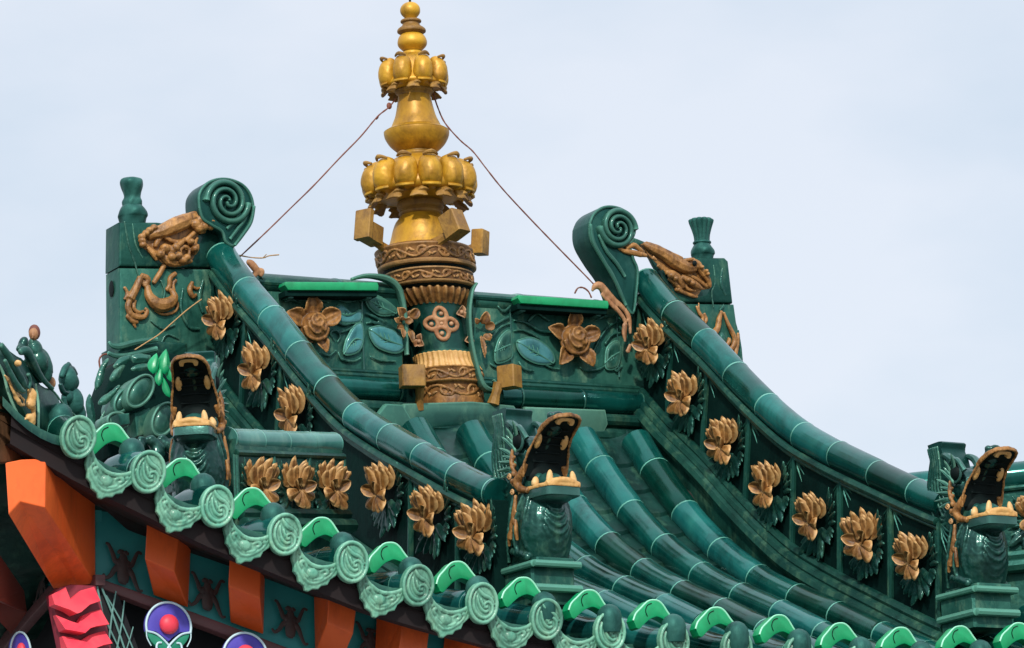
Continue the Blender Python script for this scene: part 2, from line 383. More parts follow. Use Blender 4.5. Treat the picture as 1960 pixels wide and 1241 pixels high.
TILE = ['jade', 'jade_rim', 'jade_pale', 'jade_deep']
def tiled_path(P, r, tile, mb, seg=20, phase=0.0, r2=None, lip=1.035, tubeface=0, rimface=1, rimw=.0065):
    """tube of overlapping round tiles along polyline P, with a raised rim at the upper end of each tile"""
    acc = [0]
    for a, b in zip(P, P[1:]): acc.append(acc[-1]+(b-a).length)
    tot = acc[-1]
    def pos(s):
        s = max(0, min(tot, s))
        for i in range(len(P)-1):
            if s <= acc[i+1]+1e-9:
                t = (s-acc[i])/max(1e-9, acc[i+1]-acc[i]); return P[i].lerp(P[i+1], t)
        return P[-1]
    st = []
    k = 0; s0 = -phase*tile
    while s0 < tot:
        j = random.uniform(-.006, .006)
        a = s0+j if k else s0
        e_ = s0+tile
        rr = (r+((r2 or r)-r)*max(0, s0)/tot)*random.uniform(.985, 1.015)
        off = V((random.uniform(-.002, .002), 0, random.uniform(-.002, .002)))
        tv = random.choice((0, 0, 2, 2, 3))
        for s, f, m in ((a-.002, .95, 0), (a, lip-.02, 1), (a+rimw*.5, lip, 1), (a+rimw, lip-.012, 0), (a+rimw+.012, 1.0, 0), (a+tile*.35, .995, 0), (a+tile*.7, .985, 0), (a+tile-.012, .975, 0)):
            if -1e-6 <= s <= tot: st.append((s, rr*f, 1 if m else tv, off))
        s0 = e_; k += 1
    st.sort(key=lambda q: q[0])
    mb.sweep([pos(s)+o for s, _, _, o in st], [q[1] for q in st], seg=seg, mis=[q[2] for q in st], up=(0, 0, 1), round_cap=False)

roof = thing('tiled_roof', 'curved temple roof of glazed dark green tube tiles running down to the eave', 'roof', (0, -1.2, -1.2))
# pan tiles between the rows (stepped, concave)
mb = MB()
for k in range(-5, 15):
    xa, xb = rowx(k)-XS, rowx(k); xm = (xa+xb)/2; yt = ytop(xm)
    ys = []; y = yt
    while y > yout(xm)+.05: ys.append(y); y -= .105
    for y0 in ys:
        y1 = max(yout(xm)+.02, y0-.118)
        def fn(u, v, y0=y0, y1=y1):
            x = xa+(xb-xa)*u; y = y0+(y1-y0)*v
            q = (u-.5)*2
            return V((x, y, S(x, y) - .048 + .030*q*q + .016*v))
        mb.grid(fn, 7, 3)
        mb.grid(lambda u, v: V((xa+(xb-xa)*u, y1, S(xa+(xb-xa)*u, y1)-.048+.030*(2*u-1)**2+.016-.026*v)), 7, 2)
mb.build('pan_tiles', 'jade_relief', roof)
# underside deck closing the roof from below
mb = MB()
def deck(u, v, dz):
    x = -2.75+4.9*u; yt = ytop(x); y = yt+(yout(x)+.03-yt)*v
    return V((x, y, S(x, y)-dz))
mb.grid(lambda u, v: deck(u, v, .070), 40, 12)
mb.build('deck', 'soffit', roof)
# left and rear slopes (seen only from a step aside)
def xhip(y): return HA.x+(HB.x-HA.x)*max(0, (y-HA.y)/(HB.y-HA.y))
mb = MB()
def side(u, v):
    y = -2.58+3.9*u; x0 = xhip(y)-.02; x = x0+(-2.86-x0)*v
    yy = HA.y+(HB.y-HA.y)*((x-HA.x)/(HB.x-HA.x)) if x < -.85 else -1.2
    lf = lift(xhip(y))
    return V((x, y, g(yy)+lf*(min(1, abs(yy)/2.2)**2.5)-.02+.012*cos(y*2*pi/XS)))
mb.grid(side, 90, 12)
mb.build('side_slope', 'jade_relief', roof)
mb = MB()
mb.grid(lambda u, v: V((-.05+(2*u-1)*(.85+2.4*max(0, v-.45)), .15+2.2*v, g(-.2-2.1*v)-.10+.012*cos((-2.6+5*u)*2*pi/XS))), 100, 8)
mb.build('rear_slope', 'jade_relief', roof)

# disc relief (local: x right, z up, -y out)
def swirl_disc():
    mb = MB(); r = .0555
    cir = [(r*cos(2*pi*i/32), 1.1*r*sin(2*pi*i/32)) for i in range(32)]
    mb.prism(cir, (0, .016, 0), (1, 0, 0), (0, 0, 1), (0, -1, 0), .018, bev=.003)
    ring = [V((.92*r*cos(2*pi*i/32), -.004, 1.01*r*sin(2*pi*i/32))) for i in range(33)]
    mb.sweep(ring, .0062, seg=7, cap=False, up=(0, -1, 0))
    def s_(pts, n=6):
        c = cat(pts, n); mb.sweep([V((x*r, -.003, z*r)) for x, z, q in c], [q*r for x, z, q in c], seg=7, up=(0, -1, 0), flat=.9)
    s_([(-.32, .82, .03), (-.2, .62, .10), (.08, .40, .13), (.42, .30, .11), (.66, .10, .08), (.74, -.08, .04)])
    s_([(-.45, .58, .05), (-.62, .2, .09), (-.58, -.28, .10), (-.25, -.66, .10), (.2, -.74, .10), (.58, -.48, .10), (.62, -.12, .09), (.38, .08, .08), (.12, -.02, .07), (.14, -.2, .07), (.3, -.18, .09)])
    s_([(-.38, .38, .05), (-.3, .02, .08), (-.12, -.3, .09), (.15, -.44, .09), (.36, -.36, .07)])
    s_([(-.12, .22, .05), (-.02, -.02, .08), (.02, -.12, .06)])
    return mb
DISC = fuse(swirl_disc().build('end_disc', 'celadon'), .0018, 1, .0006, 60); DISCM = DISC.data; bpy.data.objects.remove(DISC)
def drip_tile():
    mb = MB()
    top = [(-.082+.164*i/12, .035-.055*(1-((i-6)/6)**2)) for i in range(13)]
    bot = [(.080, .005), (.076, -.022), (.062, -.040), (.058, -.058), (.040, -.068), (.034, -.080), (.016, -.086), (.004, -.098), (-.006, -.098), (-.014, -.086), (-.034, -.080), (-.042, -.066), (-.058, -.056), (-.064, -.038), (-.077, -.022), (-.081, .005)]
    mb.prism(top+bot, (0, .014, 0), (1, 0, 0), (0, 0, 1), (0, -1, 0), .016, bev=.0035)
    def s_(pts, n=5, mi=0, flat=.9):
        c = cat(pts, n); mb.sweep([V((x, -.002, z)) for x, z, q in c], [q for x, z, q in c], seg=7, up=(0, -1, 0), mi=mi, flat=flat)
    s_([(-.082, .034, .005), (-.05, -.002, .0065), (0, -.019, .007), (.05, -.002, .0065), (.082, .034, .005)])
    s_([(-.066, .004, .003), (-.05, -.038, .004), (0, -.072, .004), (.05, -.038, .004), (.066, .004, .003)])
    mb.ball((0, -.001, -.042), (.019, 0, 0), (0, .009, 0), (0, 0, .016))
    for sg in (-1, 1):
        s_([(sg*.022, -.03, .003), (sg*.036, -.018, .006), (sg*.046, -.024, .006), (sg*.038, -.034, .004)])
        s_([(sg*.010, -.058, .003), (sg*.026, -.052, .006), (sg*.034, -.044, .004)])
        mb.ball((sg*.055, -.001, -.012), (.007, 0, 0), (0, .006, 0), (0, 0, .007))
    return mb
d_ = fuse(drip_tile().build('drip_tile', ['celadon']), .0020, 1, .0008, 60); DRIPM = d_.data; bpy.data.objects.remove(d_)
m_ = MB()
m_.lathe([(-.03, .034), (.0, .041), (.025, .042), (.042, .038), (.056, .028), (.064, .014), (.067, .002)], lambda z: (0, 0), 20)
d_ = m_.build('nail_cap', 'wall_knob'); CAPM = d_.data; bpy.data.objects.remove(d_)

KS = list(range(-5, 15))
for k in KS:
    x = rowx(k); yt = ytop(x)-.02; ye = yout(x)
    mb = MB(); P = []
    n = 26
    for i in range(n+1):
        y = yt+(ye-yt)*i/n; P.append(V((x, y, S(x, y))))
    tiled_path(P, .054 if x > -.85 else .046, .262, mb, r2=.042, phase=(abs(yt+.2) * 1.25 % .262)/.262)
    row = mb.build('tile_row', TILE, roof)
    sl_ = (lift(x+.02)-lift(x-.02))/.04
    ed = inst(DISCM, 'end_disc', row, (x, ye-.004, S(x, ye)), (radians(4+random.uniform(-3, 3)), random.uniform(-.1, .1)-sl_*.35, random.uniform(-.08, .08)), (.88, 1, .97))
    yc = YC-.066
    cp = inst(CAPM, 'nail_cap', row, (x+.006, yc, S(x, yc)+.024), (0, 0, random.random()*6), .86)
    if k > -5:
        xm = x+XS/2; ym = yout(xm)
        sm = (lift(xm+.02)-lift(xm-.02))/.04
        inst(DRIPM, 'drip_tile', roof, (xm, ym+.012, S(xm, ym)-.030), (radians(6), math.atan(-sm)*.9, random.uniform(-.04, .04)), (.93, .93, .93))

# bright green hooded clips arched over the nail caps
def hood():
    out = [(-.086, -.028), (-.075, -.006), (-.052, .014), (-.024, .036), (.000, .041), (.020, .038), (.036, .026), (.052, .004), (.068, -.016), (.078, -.030), (.079, -.050)]
    inn = [(.070, -.056), (.062, -.038), (.044, -.026), (.026, -.018), (.010, -.014), (-.006, -.018), (-.024, -.026), (-.046, -.042), (-.064, -.056), (-.076, -.052)]
    a = MB(); o = [tuple(q) for q in cat(out, 3)]; i_ = [tuple(q) for q in cat(inn, 3)]
    o = [(x*.84, z*.88) for x, z in o]; i_ = [(x*.84, z*.88) for x, z in i_]
    a.prism(o+i_, (0, -.002, 0), (1, 0, 0), (0, 0, 1), (0, -1, 0), .040, bev=.003)
    b = MB(); b.sweep([V((x, -.0405, z)) for x, z in o+i_[:2]], .0028, seg=6)
    c = MB(); c.sweep([V((x*.84, -.0430, z*.88)) for x, z in cat([(-.030, -.014), (-.036, .004), (-.028, .022), (-.010, .030)], 4)], .0013, seg=5)
    return a, b, c
gcl = 'bright green hooded clips along the eave'
names = ['leftmost', 'second', 'third', 'fourth', 'fifth', 'sixth', 'seventh', 'eighth', 'ninth', 'tenth', 'eleventh', 'twelfth', 'thirteenth', 'fourteenth', 'fifteenth']
where = {0: ', just right of the first swirl disc', 1: ', below the open jaws of the hip beast', 5: '', 6: ', at the foot of the middle beast', 13: ', at the foot of the right beast'}
proto = None
idx = 0
for k in range(13, -3, -1):
    x = rowx(k); yc = YC; p = V((x-.042, yc-.0, S(x, yc)+.080))
    if idx >= 15: break
    lab = '%s bright green hooded clip from the left over a nail cap on the eave' % names[idx] if idx else 'leftmost bright green hooded clip, below the carved cloud cluster on the eave'
    if proto is None:
        proto = thing('hooded_clip', lab, 'clip', p, 0, gcl)
        a, b, c = hood(); a.build('hood', 'emerald', proto, local=True); b.build('rim', 'emerald_edge', proto, local=True); c.build('seam', 'black', proto, local=True)
        proto.rotation_euler = (0, -.05, 0)
    else:
        r = dup(proto, p, random.uniform(-.05, .05), lab, gcl)
        r.rotation_euler = (0, random.uniform(-.08, .06), r.rotation_euler.z)
    idx += 1

# ------------------------------------------------------------------ lotus flowers (local u right, n out (-y), z up)
def lotus(seed, s=1.0):
    R = random.Random(seed); mb = MB()
    def pt(ang, L, W, base=(0, 0, 0), tilt=.35, curl=.3, cup=.3, th=.22, tip=1.5, rib=.02):
        ang += R.uniform(-.06, .06)
        d = V((sin(ang)*cos(tilt), -sin(tilt), cos(ang)*cos(tilt))); sd_ = V((cos(ang), 0, -sin(ang))); nr = sd_.cross(d)
        if nr.y > 0: nr = -nr
        mb.petal(V(base), d, sd_, nr, L, W, cup=cup, curl=curl, th=th, tip=tip, rib=rib, nu=11, nv=11)
    for a_, L, t, b in ((-.62, .080, .16, -.014), (.60, .078, .16, -.014), (-.34, .092, .10, -.012), (.32, .086, .10, -.012), (-.14, .102, .16, -.02), (.16, .098, .16, -.02), (-.45, .074, .28, -.028), (.46, .074, .28, -.028), (-.22, .086, .34, -.034), (.24, .084, .34, -.034), (0, .090, .42, -.042), (0, .108, .06, -.010), (-.5, .09, .08, -.010), (.5, .088, .08, -.01), (.06, .075, .5, -.048)):
        pt(a_+R.uniform(-.07, .07), L*R.uniform(.86, 1.08), .033, base=(a_*.05, b*.8, -.002), tilt=t*.6, curl=.45, cup=-.35, th=.20, rib=.035, tip=2)
    for a_, L in ((-1.15, .066), (1.15, .064)):
        pt(a_+R.uniform(-.1, .1), L, .040, base=(0, -.022, -.002), tilt=.35, curl=.75, cup=.4, th=.2)
    for a_, L in ((-1.9, .062), (1.95, .056), (2.6, .070), (-2.75, .048), (3.05, .056)):
        pt(a_+R.uniform(-.12, .12), L*R.uniform(.92, 1.15), .040, base=(0, -.03, -.008), tilt=.12, curl=-.3, cup=-.3, th=.28, tip=.5)
    mb.v = [q*s for q in mb.v]
    return mb
LOT = []
for i in range(7):
    o = jig(lotus(i+3, 1.12).build('lotus_flower', 'ochre', sharp=60), .0016, 45); LOT.append(o.data); bpy.data.objects.remove(o)
def leaves(seed):
    R = random.Random(seed); mb = MB()
    def lf(x, z, ang, L, W, y=-.006):
        d = V((sin(ang), -.12, cos(ang))); sd_ = V((cos(ang), 0, -sin(ang)))
        mb.petal(V((x, y, z)), d, sd_, (0, -1, 0), L, W, cup=-.25, curl=.2, th=.35, rib=.03, tip=R.choice([.5, 1.5]))
    for i in range(7): lf(R.uniform(-.02, .02), -.02, pi+(i-3)*.30, R.uniform(.085, .115), .034, y=-.004)
    for sg in (-1, 1):
        for i in range(5): lf(sg*.052, .03-.012*i, sg*(.5+.28*i), R.uniform(.05, .07), .018)
        for i in range(3): lf(sg*.05, -.03, sg*(2.0+.35*i), .05, .02)
    return mb
LEAF = []
for i in range(3):
    o = fuse(leaves(i+11).build('leaf_spray', 'jade_relief', sharp=60), .0028, 1, .0012); LEAF.append(o.data); bpy.data.objects.remove(o)

# ------------------------------------------------------------------ descending ridges
CT = cat([(-.02, .50), (-.1, .437), (-.277, .288), (-.54, .098), (-.771, -.085), (-1.03, -.268), (-1.25, -.385), (-1.53, -.512), (-1.9, -.672), (-2.12, -.745)], 5)
def hc(y): return interp(CT, y)
def slope(f, y): return (f(y-.01)-f(y+.01))/.02
def desc_ridge(xc, dz, label, yend=-2.03):
    root = thing('descending_ridge', label, 'roof ridge', (xc, -1.0, -.6), 0, 'descending ridges with lotus panels')
    P = [V((xc, -.10-(abs(yend)-.10)*i/44, hc(-.10-(abs(yend)-.10)*i/44)+dz)) for i in range(45)]
    mb = MB(); tiled_path(P, .051, .243, mb, seg=26, phase=.82, r2=.044); mb.build('tube_tiles', TILE, root)
    # flange below the tube, panel wall, base mouldings
    ys = [-.14-(abs(yend)-.14)*i/50 for i in range(51)]
    def top(y): return hc(y)+dz-.050
    def bot(y): return min(hc(y)+dz-.36, max(g(y)+.05, hc(y)+dz-.385))
    mb = MB()
    for hw, za, zb, nm in ((.030, lambda y: top(y)+.03, lambda y: bot(y)-.03, 0),):
        ring = lambda y: [V((xc-hw, y, zb(y))), V((xc-hw, y, za(y))), V((xc+hw, y, za(y))), V((xc+hw, y, zb(y)))]
        o = len(mb.v)
        for y in ys: mb.v += ring(y)
        for i in range(50):
            for k in range(4): mb.f.append([o+i*4+k, o+i*4+(k+1) % 4, o+(i+1)*4+(k+1) % 4, o+(i+1)*4+k]); mb.m.append(0)
        for i in (0, 50): mb.f.append([o+i*4+k for k in range(4)]); mb.m.append(0)
    mb.build('panel_wall', 'wall_dark', root)
    mb = MB()
    for sx in (-1, 1):
        for off, r, tilt in ((-.005, .013, 0), (-.026, .006, 0)):
            mb.sweep([V((xc+sx*(.040 if r > .01 else .034), y, top(y)+off)) for y in ys], r, seg=8)
        for off, r, ex in ((0.0, .016, .038), (-.030, .018, .052), (-.062, .022, .066)):
            mb.sweep([V((xc+sx*ex, y, bot(y)+off)) for y in ys], r, seg=8)
    o = len(mb.v)
    for y in ys: mb.v += [V((xc-.07, y, bot(y)-.16)), V((xc-.07, y, bot(y)-.055)), V((xc+.07, y, bot(y)-.055)), V((xc+.07, y, bot(y)-.16))]
    for i in range(50):
        for k in range(4): mb.f.append([o+i*4+k, o+i*4+(k+1) % 4, o+(i+1)*4+(k+1) % 4, o+(i+1)*4+k]); mb.m.append(0)
    mb.build('moulding', 'wall_mid', root)
    return root, top, bot
def panel_set(root, xc, top, bot, pix, dz, skip=(), face=-.046):
    """lotus panels: frame bars between, leaf sprays behind, one flower each"""
    Ys = []
    for i, (px, py) in enumerate(pix):
        p = at(px, py, X=xc-.07); Ys.append(p.y)
        f = inst(LOT[(i*3+1) % 7], 'lotus_flower', root, (xc-.048, p.y, p.z-.018), (0, 0, -pi/2+random.uniform(-.05, .35)), (.93, .93, .93*random.uniform(.97, 1.05)))
        inst(LEAF[i % 3], 'leaf_spray', root, (xc-.034, p.y, p.z-.02), (0, 0, -pi/2), 1.12)
    eds = []
    for a, b in zip(Ys, Ys[1:]):
        eds.append((a+b)/2 if abs(a-b) < .35 else None)
    eds = [Ys[0]+.10]+[q for q in eds if q is not None]+[Ys[-1]-.115]
    for y in eds:
        if y < -2.06: continue
        mb = MB(); s_ = slope(hc, y)*-.35
        t = V((xc-.033, y+.0, top(y)-.005)); b = V((xc-.033, y+s_*.22, bot(y+s_*.22)+.005))
        mb.sweep([t, b], .009, seg=6, up=(-1, 0, 0)); mb.sweep([t+V((0, .018, 0)), b+V((0, .018, 0))], .0045, seg=6)
        for sg in (-1, 1):    # carved fans in the panel corners
            for j in range(4):
                a_ = .30+.24*j; d_ = V((0, sg*sin(a_), -cos(a_)))
                mb.sweep([t+V((.002, sg*.008, -.008)), t+V((-.001, 0, -.008))+d_*.05, t+V((.003, 0, -.008))+d_*(.10-.012*j)], [.0018, .0042, .001], seg=6)
        mb.build('panel_rib', 'wall_mid', root)
LX, RX = -.851, .7485
rl, tl, bl = desc_ridge(LX, 0, 'left descending ridge of green tube tiles with tan lotus panels, from scroll to middle beast')
panel_set(rl, LX, tl, bl, [(418, 605), (487, 700), (557, 785), (725, 930), (815, 975), (903, 1010)], 0)
rr_, tr_, br_ = desc_ridge(RX, .020, 'right descending ridge of green tube tiles with seven tan lotus flowers, ending at right beast', -1.93)
panel_set(rr_, RX, tr_, br_, [(1240, 655), (1303, 752), (1380, 842), (1465, 925), (1550, 985), (1643, 1025), (1742, 1062)], .02)

# ------------------------------------------------------------------ hip ridges
def hip(A, B, za, zb, t0, t1, label, npan, tile, tubeR=.046, h=.23, frontn=None, extra_drop=.0, t_fl=None):
    d = (B-A).normalized(); nrm = V((d.y, -d.x, 0));
    if nrm.y > 0: nrm = -nrm
    def top(t): q = A.lerp(B, t); return V((q.x, q.y, za+(zb-za)*(t-t0)/(t1-t0)))
    root = thing('hip_ridge', label, 'roof ridge', top((t0+t1)/2)-V((0, 0, .4)))
    P = [top(t0+(t1-t0)*i/20) for i in range(21)]
    mb = MB(); tiled_path(P, tubeR, tile, mb, seg=24, phase=.0); mb.build('tube_tiles', ['hip_pale', 'jade_rim', 'hip_pale', 'jade_pale'] if A.x < 0 else TILE, root)
    a, b = top(t0), top(t1)
    mb = MB(); mb.hexa([a-nrm*.03+V((0, 0, -h-.3)), b-nrm*.03+V((0, 0, -h-.3)), b+nrm*.03+V((0, 0, -h-.3)), a+nrm*.03+V((0, 0, -h-.3)), a-nrm*.03, b-nrm*.03, b+nrm*.03, a+nrm*.03])
    mb.build('panel_wall', 'wall_slab' if A.x < 0 else 'wall_mid', root, sharp=20)
    mb = MB()
    for sg in (-1, 1):
        mb.sweep([a+nrm*.034*sg+V((0, 0, -.042)), b+nrm*.034*sg+V((0, 0, -.042))], .010, seg=8)
        mb.sweep([a+nrm*.040*sg+V((0, 0, -h-.02)), b+nrm*.040*sg+V((0, 0, -h-.02))], .018, seg=8)
        mb.sweep([a+nrm*.055*sg+V((0, 0, -h-.055)), b+nrm*.055*sg+V((0, 0, -h-.055))], .022, seg=8)
    mb.build('moulding', 'wall_mid', root)
    for i in range(npan+1):
        q = a.lerp(b, i/npan)+nrm*.034
        mb = MB(); mb.sweep([q+V((0, 0, -.05)), q+V((0, 0, -h))], .007, seg=6); mb.sweep([q+d*.014+V((0, 0, -.05)), q+d*.014+V((0, 0, -h))], .004, seg=6)
        mb.build('panel_rib', 'wall_slab', root)
    ang = atan2(nrm.y, nrm.x)+pi/2
    for i in range(npan):
        q = a.lerp(b, (i+.5)/npan)+nrm*.04
        inst(LOT[(i*3+1) % 7], 'lotus_flower', root, q+V((0, 0, -.145)), (0, 0, ang-.25 if A.x < 0 else ang), .86)
        inst(LEAF[i % 3], 'leaf_spray', root, q-nrm*.008+V((0, 0, -.15)), (0, 0, ang), 1.0)
    return root, top, nrm, d
hd = (HB-HA).normalized(); hn = V((hd.y, -hd.x, 0)); hn = -hn if hn.y > 0 else hn
def tl_at(px, py): 
    p = at(px, py, pl=(HA, hn)); return (V((p.x, p.y, 0))-HA).dot(hd)/(HB-HA).length, p.z
tR, zR = tl_at(638, 851); tL, zL = tl_at(432, 842)
hipL, htop, hn, hd = hip(HA, HB, zR, zL, tR, tL, 'short hip ridge with three lotus panels running behind the left beast', 3, .155, tubeR=.036, h=.20)

# right hip ridge, mostly beyond the right descending ridge
hipR, hrt, hrn, hrd = hip(HR, HRB, -.505, -.41, .10, .95, 'far right hip ridge of green tube tiles behind the right beast', 7, .33, tubeR=.05, h=.24)

# ------------------------------------------------------------------ main ridge
FY = -.115                               # front face of the main ridge
def z4(x, y, r=None):                    # helper scales used while tracing reliefs
    q = (500+x/2.722, 380+y/2.722); return q if r is None else (*q, r/2.722)
ridge = thing('main_ridge', 'green main ridge between the two scrolls, carved with vines and tan flowers', 'roof ridge', (-.05, 0, .05))
def xat(px, py, Y=FY): return at(px, py, Y=Y).x
segs = [(xat(430, 640), xat(772, 640)), (xat(905, 640), xat(1238, 640))]
for i, (xa, xb) in enumerate(segs):
    zt = .385 if i == 0 else .375
    xc, hx = (xa+xb)/2, (xb-xa)/2
    mb = MB()
    mb.box((xc, 0, .16), (hx, 0, 0), (0, .11, 0), (0, 0, .185), bev=.006)
    mb.build('panel_wall', 'wall_slab', ridge)
    mb = MB()
    P = [V((xa+(xb-xa)*j/10, -.0, zt-.045)) for j in range(11)]
    st = []; rr = []
    mb2 = MB(); tiled_path(P, .125, .30, mb2, seg=28, phase=.3 if i else .55, lip=1.03)
    for q in range(len(mb2.v)):      # flatten the cap tube into a low round coping
        mb2.v[q].z = zt-.05+(mb2.v[q].z-(zt-.045))*.42
    mb2.build('coping', ['jade_slab', 'jade', 'wall_slab', 'wall_mid'], ridge)
    for (zz, yy, r) in ((.335, FY-.004, .011), (.052, FY-.004, .010), (.036, FY-.012, .012)):
        mb.sweep([V((xa, yy, zz)), V((xb, yy, zz))], r, seg=8)
    mb.sweep([V((xa-.02, yy, zz)) for yy, zz in ((0, 0),)]*1+[V((xb, 0, 0))], .02, seg=6)
    mb.build('moulding', 'wall_mid', ridge)
    mb = MB(); P = [V((xa+(xb-xa)*j/10, FY-.028, -.010)) for j in range(11)]
    tiled_path(P, .040, .235, mb, seg=20, phase=.4); mb.build('base_roll', ['jade', 'jade_relief', 'jade_pale', 'jade_deep'], ridge)
# lower courses run through under the finial
xa, xb = segs[0][0]-.2, segs[1][1]+.05
mb = MB()
mb.box(((xa+xb)/2, -.03, -.105), ((xb-xa)/2, 0, 0), (0, .13, 0), (0, 0, .055), bev=.01)
mb.sweep([V((xa, -.17, -.075)), V((xb, -.17, -.075))], .022, seg=10)
mb.sweep([V((xa, -.185, -.135)), V((xb, -.185, -.135))], .028, seg=10)
mb.box(((xa+xb)/2, 0, -.26), ((xb-xa)/2, 0, 0), (0, .14, 0), (0, 0, .12), bev=.01)
mb.build('base_course', 'wall_mid', ridge)
mb = MB(); mb.box(((segs[0][1]+segs[1][0])/2, .05, .14), ((segs[1][0]-segs[0][1])/2+.01, 0, 0), (0, .05, 0), (0, 0, .22), bev=.004); mb.build('core_block', 'wall_dark', ridge)
# broad saddle tiles under the finial
for pts, Yp, m in (([(775, 772), (905, 768), (985, 776), (1000, 800), (995, 838), (930, 842), (905, 812), (800, 822), (770, 850), (745, 842)], -.215, 'jade_slab'),
                ([(718, 800), (740, 772), (772, 774), (800, 822), (775, 845), (740, 826)], -.225, 'jade_relief'),
                ([(1005, 778), (1160, 784), (1165, 812), (1150, 842), (1010, 838)], -.21, 'jade_slab')):
    P = [at(a, b, Y=Yp) for a, b in pts]
    mb = MB(); mb.prism([(p.x, p.z) for p in P], (0, Yp+.03, 0), (1, 0, 0), (0, 0, 1), (0, -1, 0), .03, bev=.008)
    mb.build('saddle_tile', m, ridge)
# vertical joints of the panels
for px, y0, y1 in ((693, 566, 716), (977, 570, 722), (1181, 590, 722)):
    if y0: 
        mb = MB(); stroke(mb, [(px-1, y0, 1.6), (px+1, (y0+y1)/2, 1.6), (px+4, y1, 1.6)], Y=FY-.001); mb.build('panel_joint', 'jade_dark', ridge)
# vines and leaves in relief
def leafrel(pts, name='leaf_relief', m='jade_blue', rim=2.3, sc=z4, Y=FY):
    q = [sc(a, b) for a, b in pts]; c = cat(q+[q[0]], 4)[:-1]
    P = [at(a, b, Y=Y) for a, b in c]; cx = sum(p.x for p in P)/len(P); cz = sum(p.z for p in P)/len(P)
    mb = MB()
    rings = []
    for k, (f, h) in enumerate(((1, 0), (.97, .007), (.85, .010), (.5, .0095), (.2, .006))):
        o = len(mb.v); mb.v += [V((cx+(p.x-cx)*f, Y-h, cz+(p.z-cz)*f)) for p in P]; rings.append(o)
    n = len(P)
    for a, b in zip(rings, rings[1:]):
        for i in range(n): mb.f.append([a+i, a+(i+1) % n, b+(i+1) % n, b+i]); mb.m.append(0)
    mb.f.append([rings[-1]+i for i in range(n)]); mb.m.append(0)
    o = mb.build(name, m, ridge, sharp=60)
    mb = MB(); k0 = max(range(len(q)), key=lambda i: q[i][0]); k1 = min(range(len(q)), key=lambda i: q[i][0]); A_, B_ = q[k0], q[k1]
    mx = (sum(p[0] for p in q)/len(q), sum(p[1] for p in q)/len(q)); stroke(mb, [(*A_, 1.2), (*mx, 2.0), (*B_, 1.0)], Y=Y-.008, n=4, seg=6)
    for t_ in (.25, .5, .75):
        bx = (A_[0]+(B_[0]-A_[0])*t_, A_[1]+(B_[1]-A_[1])*t_); dx, dy = B_[0]-A_[0], B_[1]-A_[1]
        for sg in (-1, 1): stroke(mb, [(bx[0]*.5+mx[0]*.5, bx[1]*.5+mx[1]*.5, 1.1), (bx[0]*.5+mx[0]*.5+.12*dx-sg*.12*dy, bx[1]*.5+mx[1]*.5+.12*dy+sg*.12*dx, .7)], Y=Y-.008, n=3, seg=5)
    stroke(mb, [(*p, rim) for p in q+[q[0]]], Y=Y, n=4, seg=6, lift=.9); mb.build('leaf_edge', 'jade_relief', ridge)
leafrel([(1330, 745), (1400, 728), (1470, 760), (1515, 810), (1518, 858), (1440, 862), (1370, 830), (1335, 785)])
leafrel([(560, 680), (620, 668), (700, 700), (745, 770), (700, 806), (610, 780), (570, 730)])
leafrel([(440, 740), (480, 670), (520, 655), (528, 740), (500, 800), (430, 812)])
leafrel([(1216, 800), (1240, 730), (1290, 690), (1300, 760), (1300, 830), (1225, 858)], m='jade_slab')
leafrel([(1790, 860), (1800, 780), (1850, 745), (1868, 800), (1850, 880), (1800, 890)], m='jade_slab')
leafrel([(540, 520), (600, 510), (680, 560), (700, 600), (620, 610), (560, 570)], m='jade_slab')
leafrel([(380, 590), (410, 556), (470, 600), (515, 585), (515, 640), (450, 650), (400, 640)])
mb = MB()
for st in ([(1312, 635, 5), (1380, 650, 9), (1450, 690, 11), (1520, 700, 8)], [(1312, 690, 5), (1370, 690, 8), (1450, 730, 8)], [(1890, 640, 5), (1820, 660, 9), (1770, 720, 10), (1730, 800, 8)], [(1885, 700, 4), (1830, 710, 8), (1790, 760, 8)],
           [(380, 640, 7), (430, 660, 9), (480, 640, 9), (518, 600, 6)], [(400, 700, 7), (440, 690, 8), (500, 660, 6), (520, 650, 4)], [(545, 600, 7), (590, 620, 10), (660, 660, 11), (740, 720, 9)], [(545, 650, 5), (600, 650, 9), (680, 690, 8)], [(545, 540, 5), (570, 570, 8), (620, 600, 8), (690, 610, 8)],
           [(1180, 690, 5), (1230, 650, 9), (1290, 620, 8)], [(1180, 760, 4), (1210, 710, 9), (1250, 670, 8), (1300, 650, 5)], [(1320, 590, 4), (1380, 580, 7), (1440, 600, 8), (1500, 640, 8)],
           [(120, 540, 8), (160, 530, 10), (200, 545, 7)], [(380, 740, 6), (360, 700, 9), (390, 690, 8), (410, 720, 7), (395, 750, 5)]):
    stroke(mb, [z4(*p) for p in st], Y=FY, lift=.5)
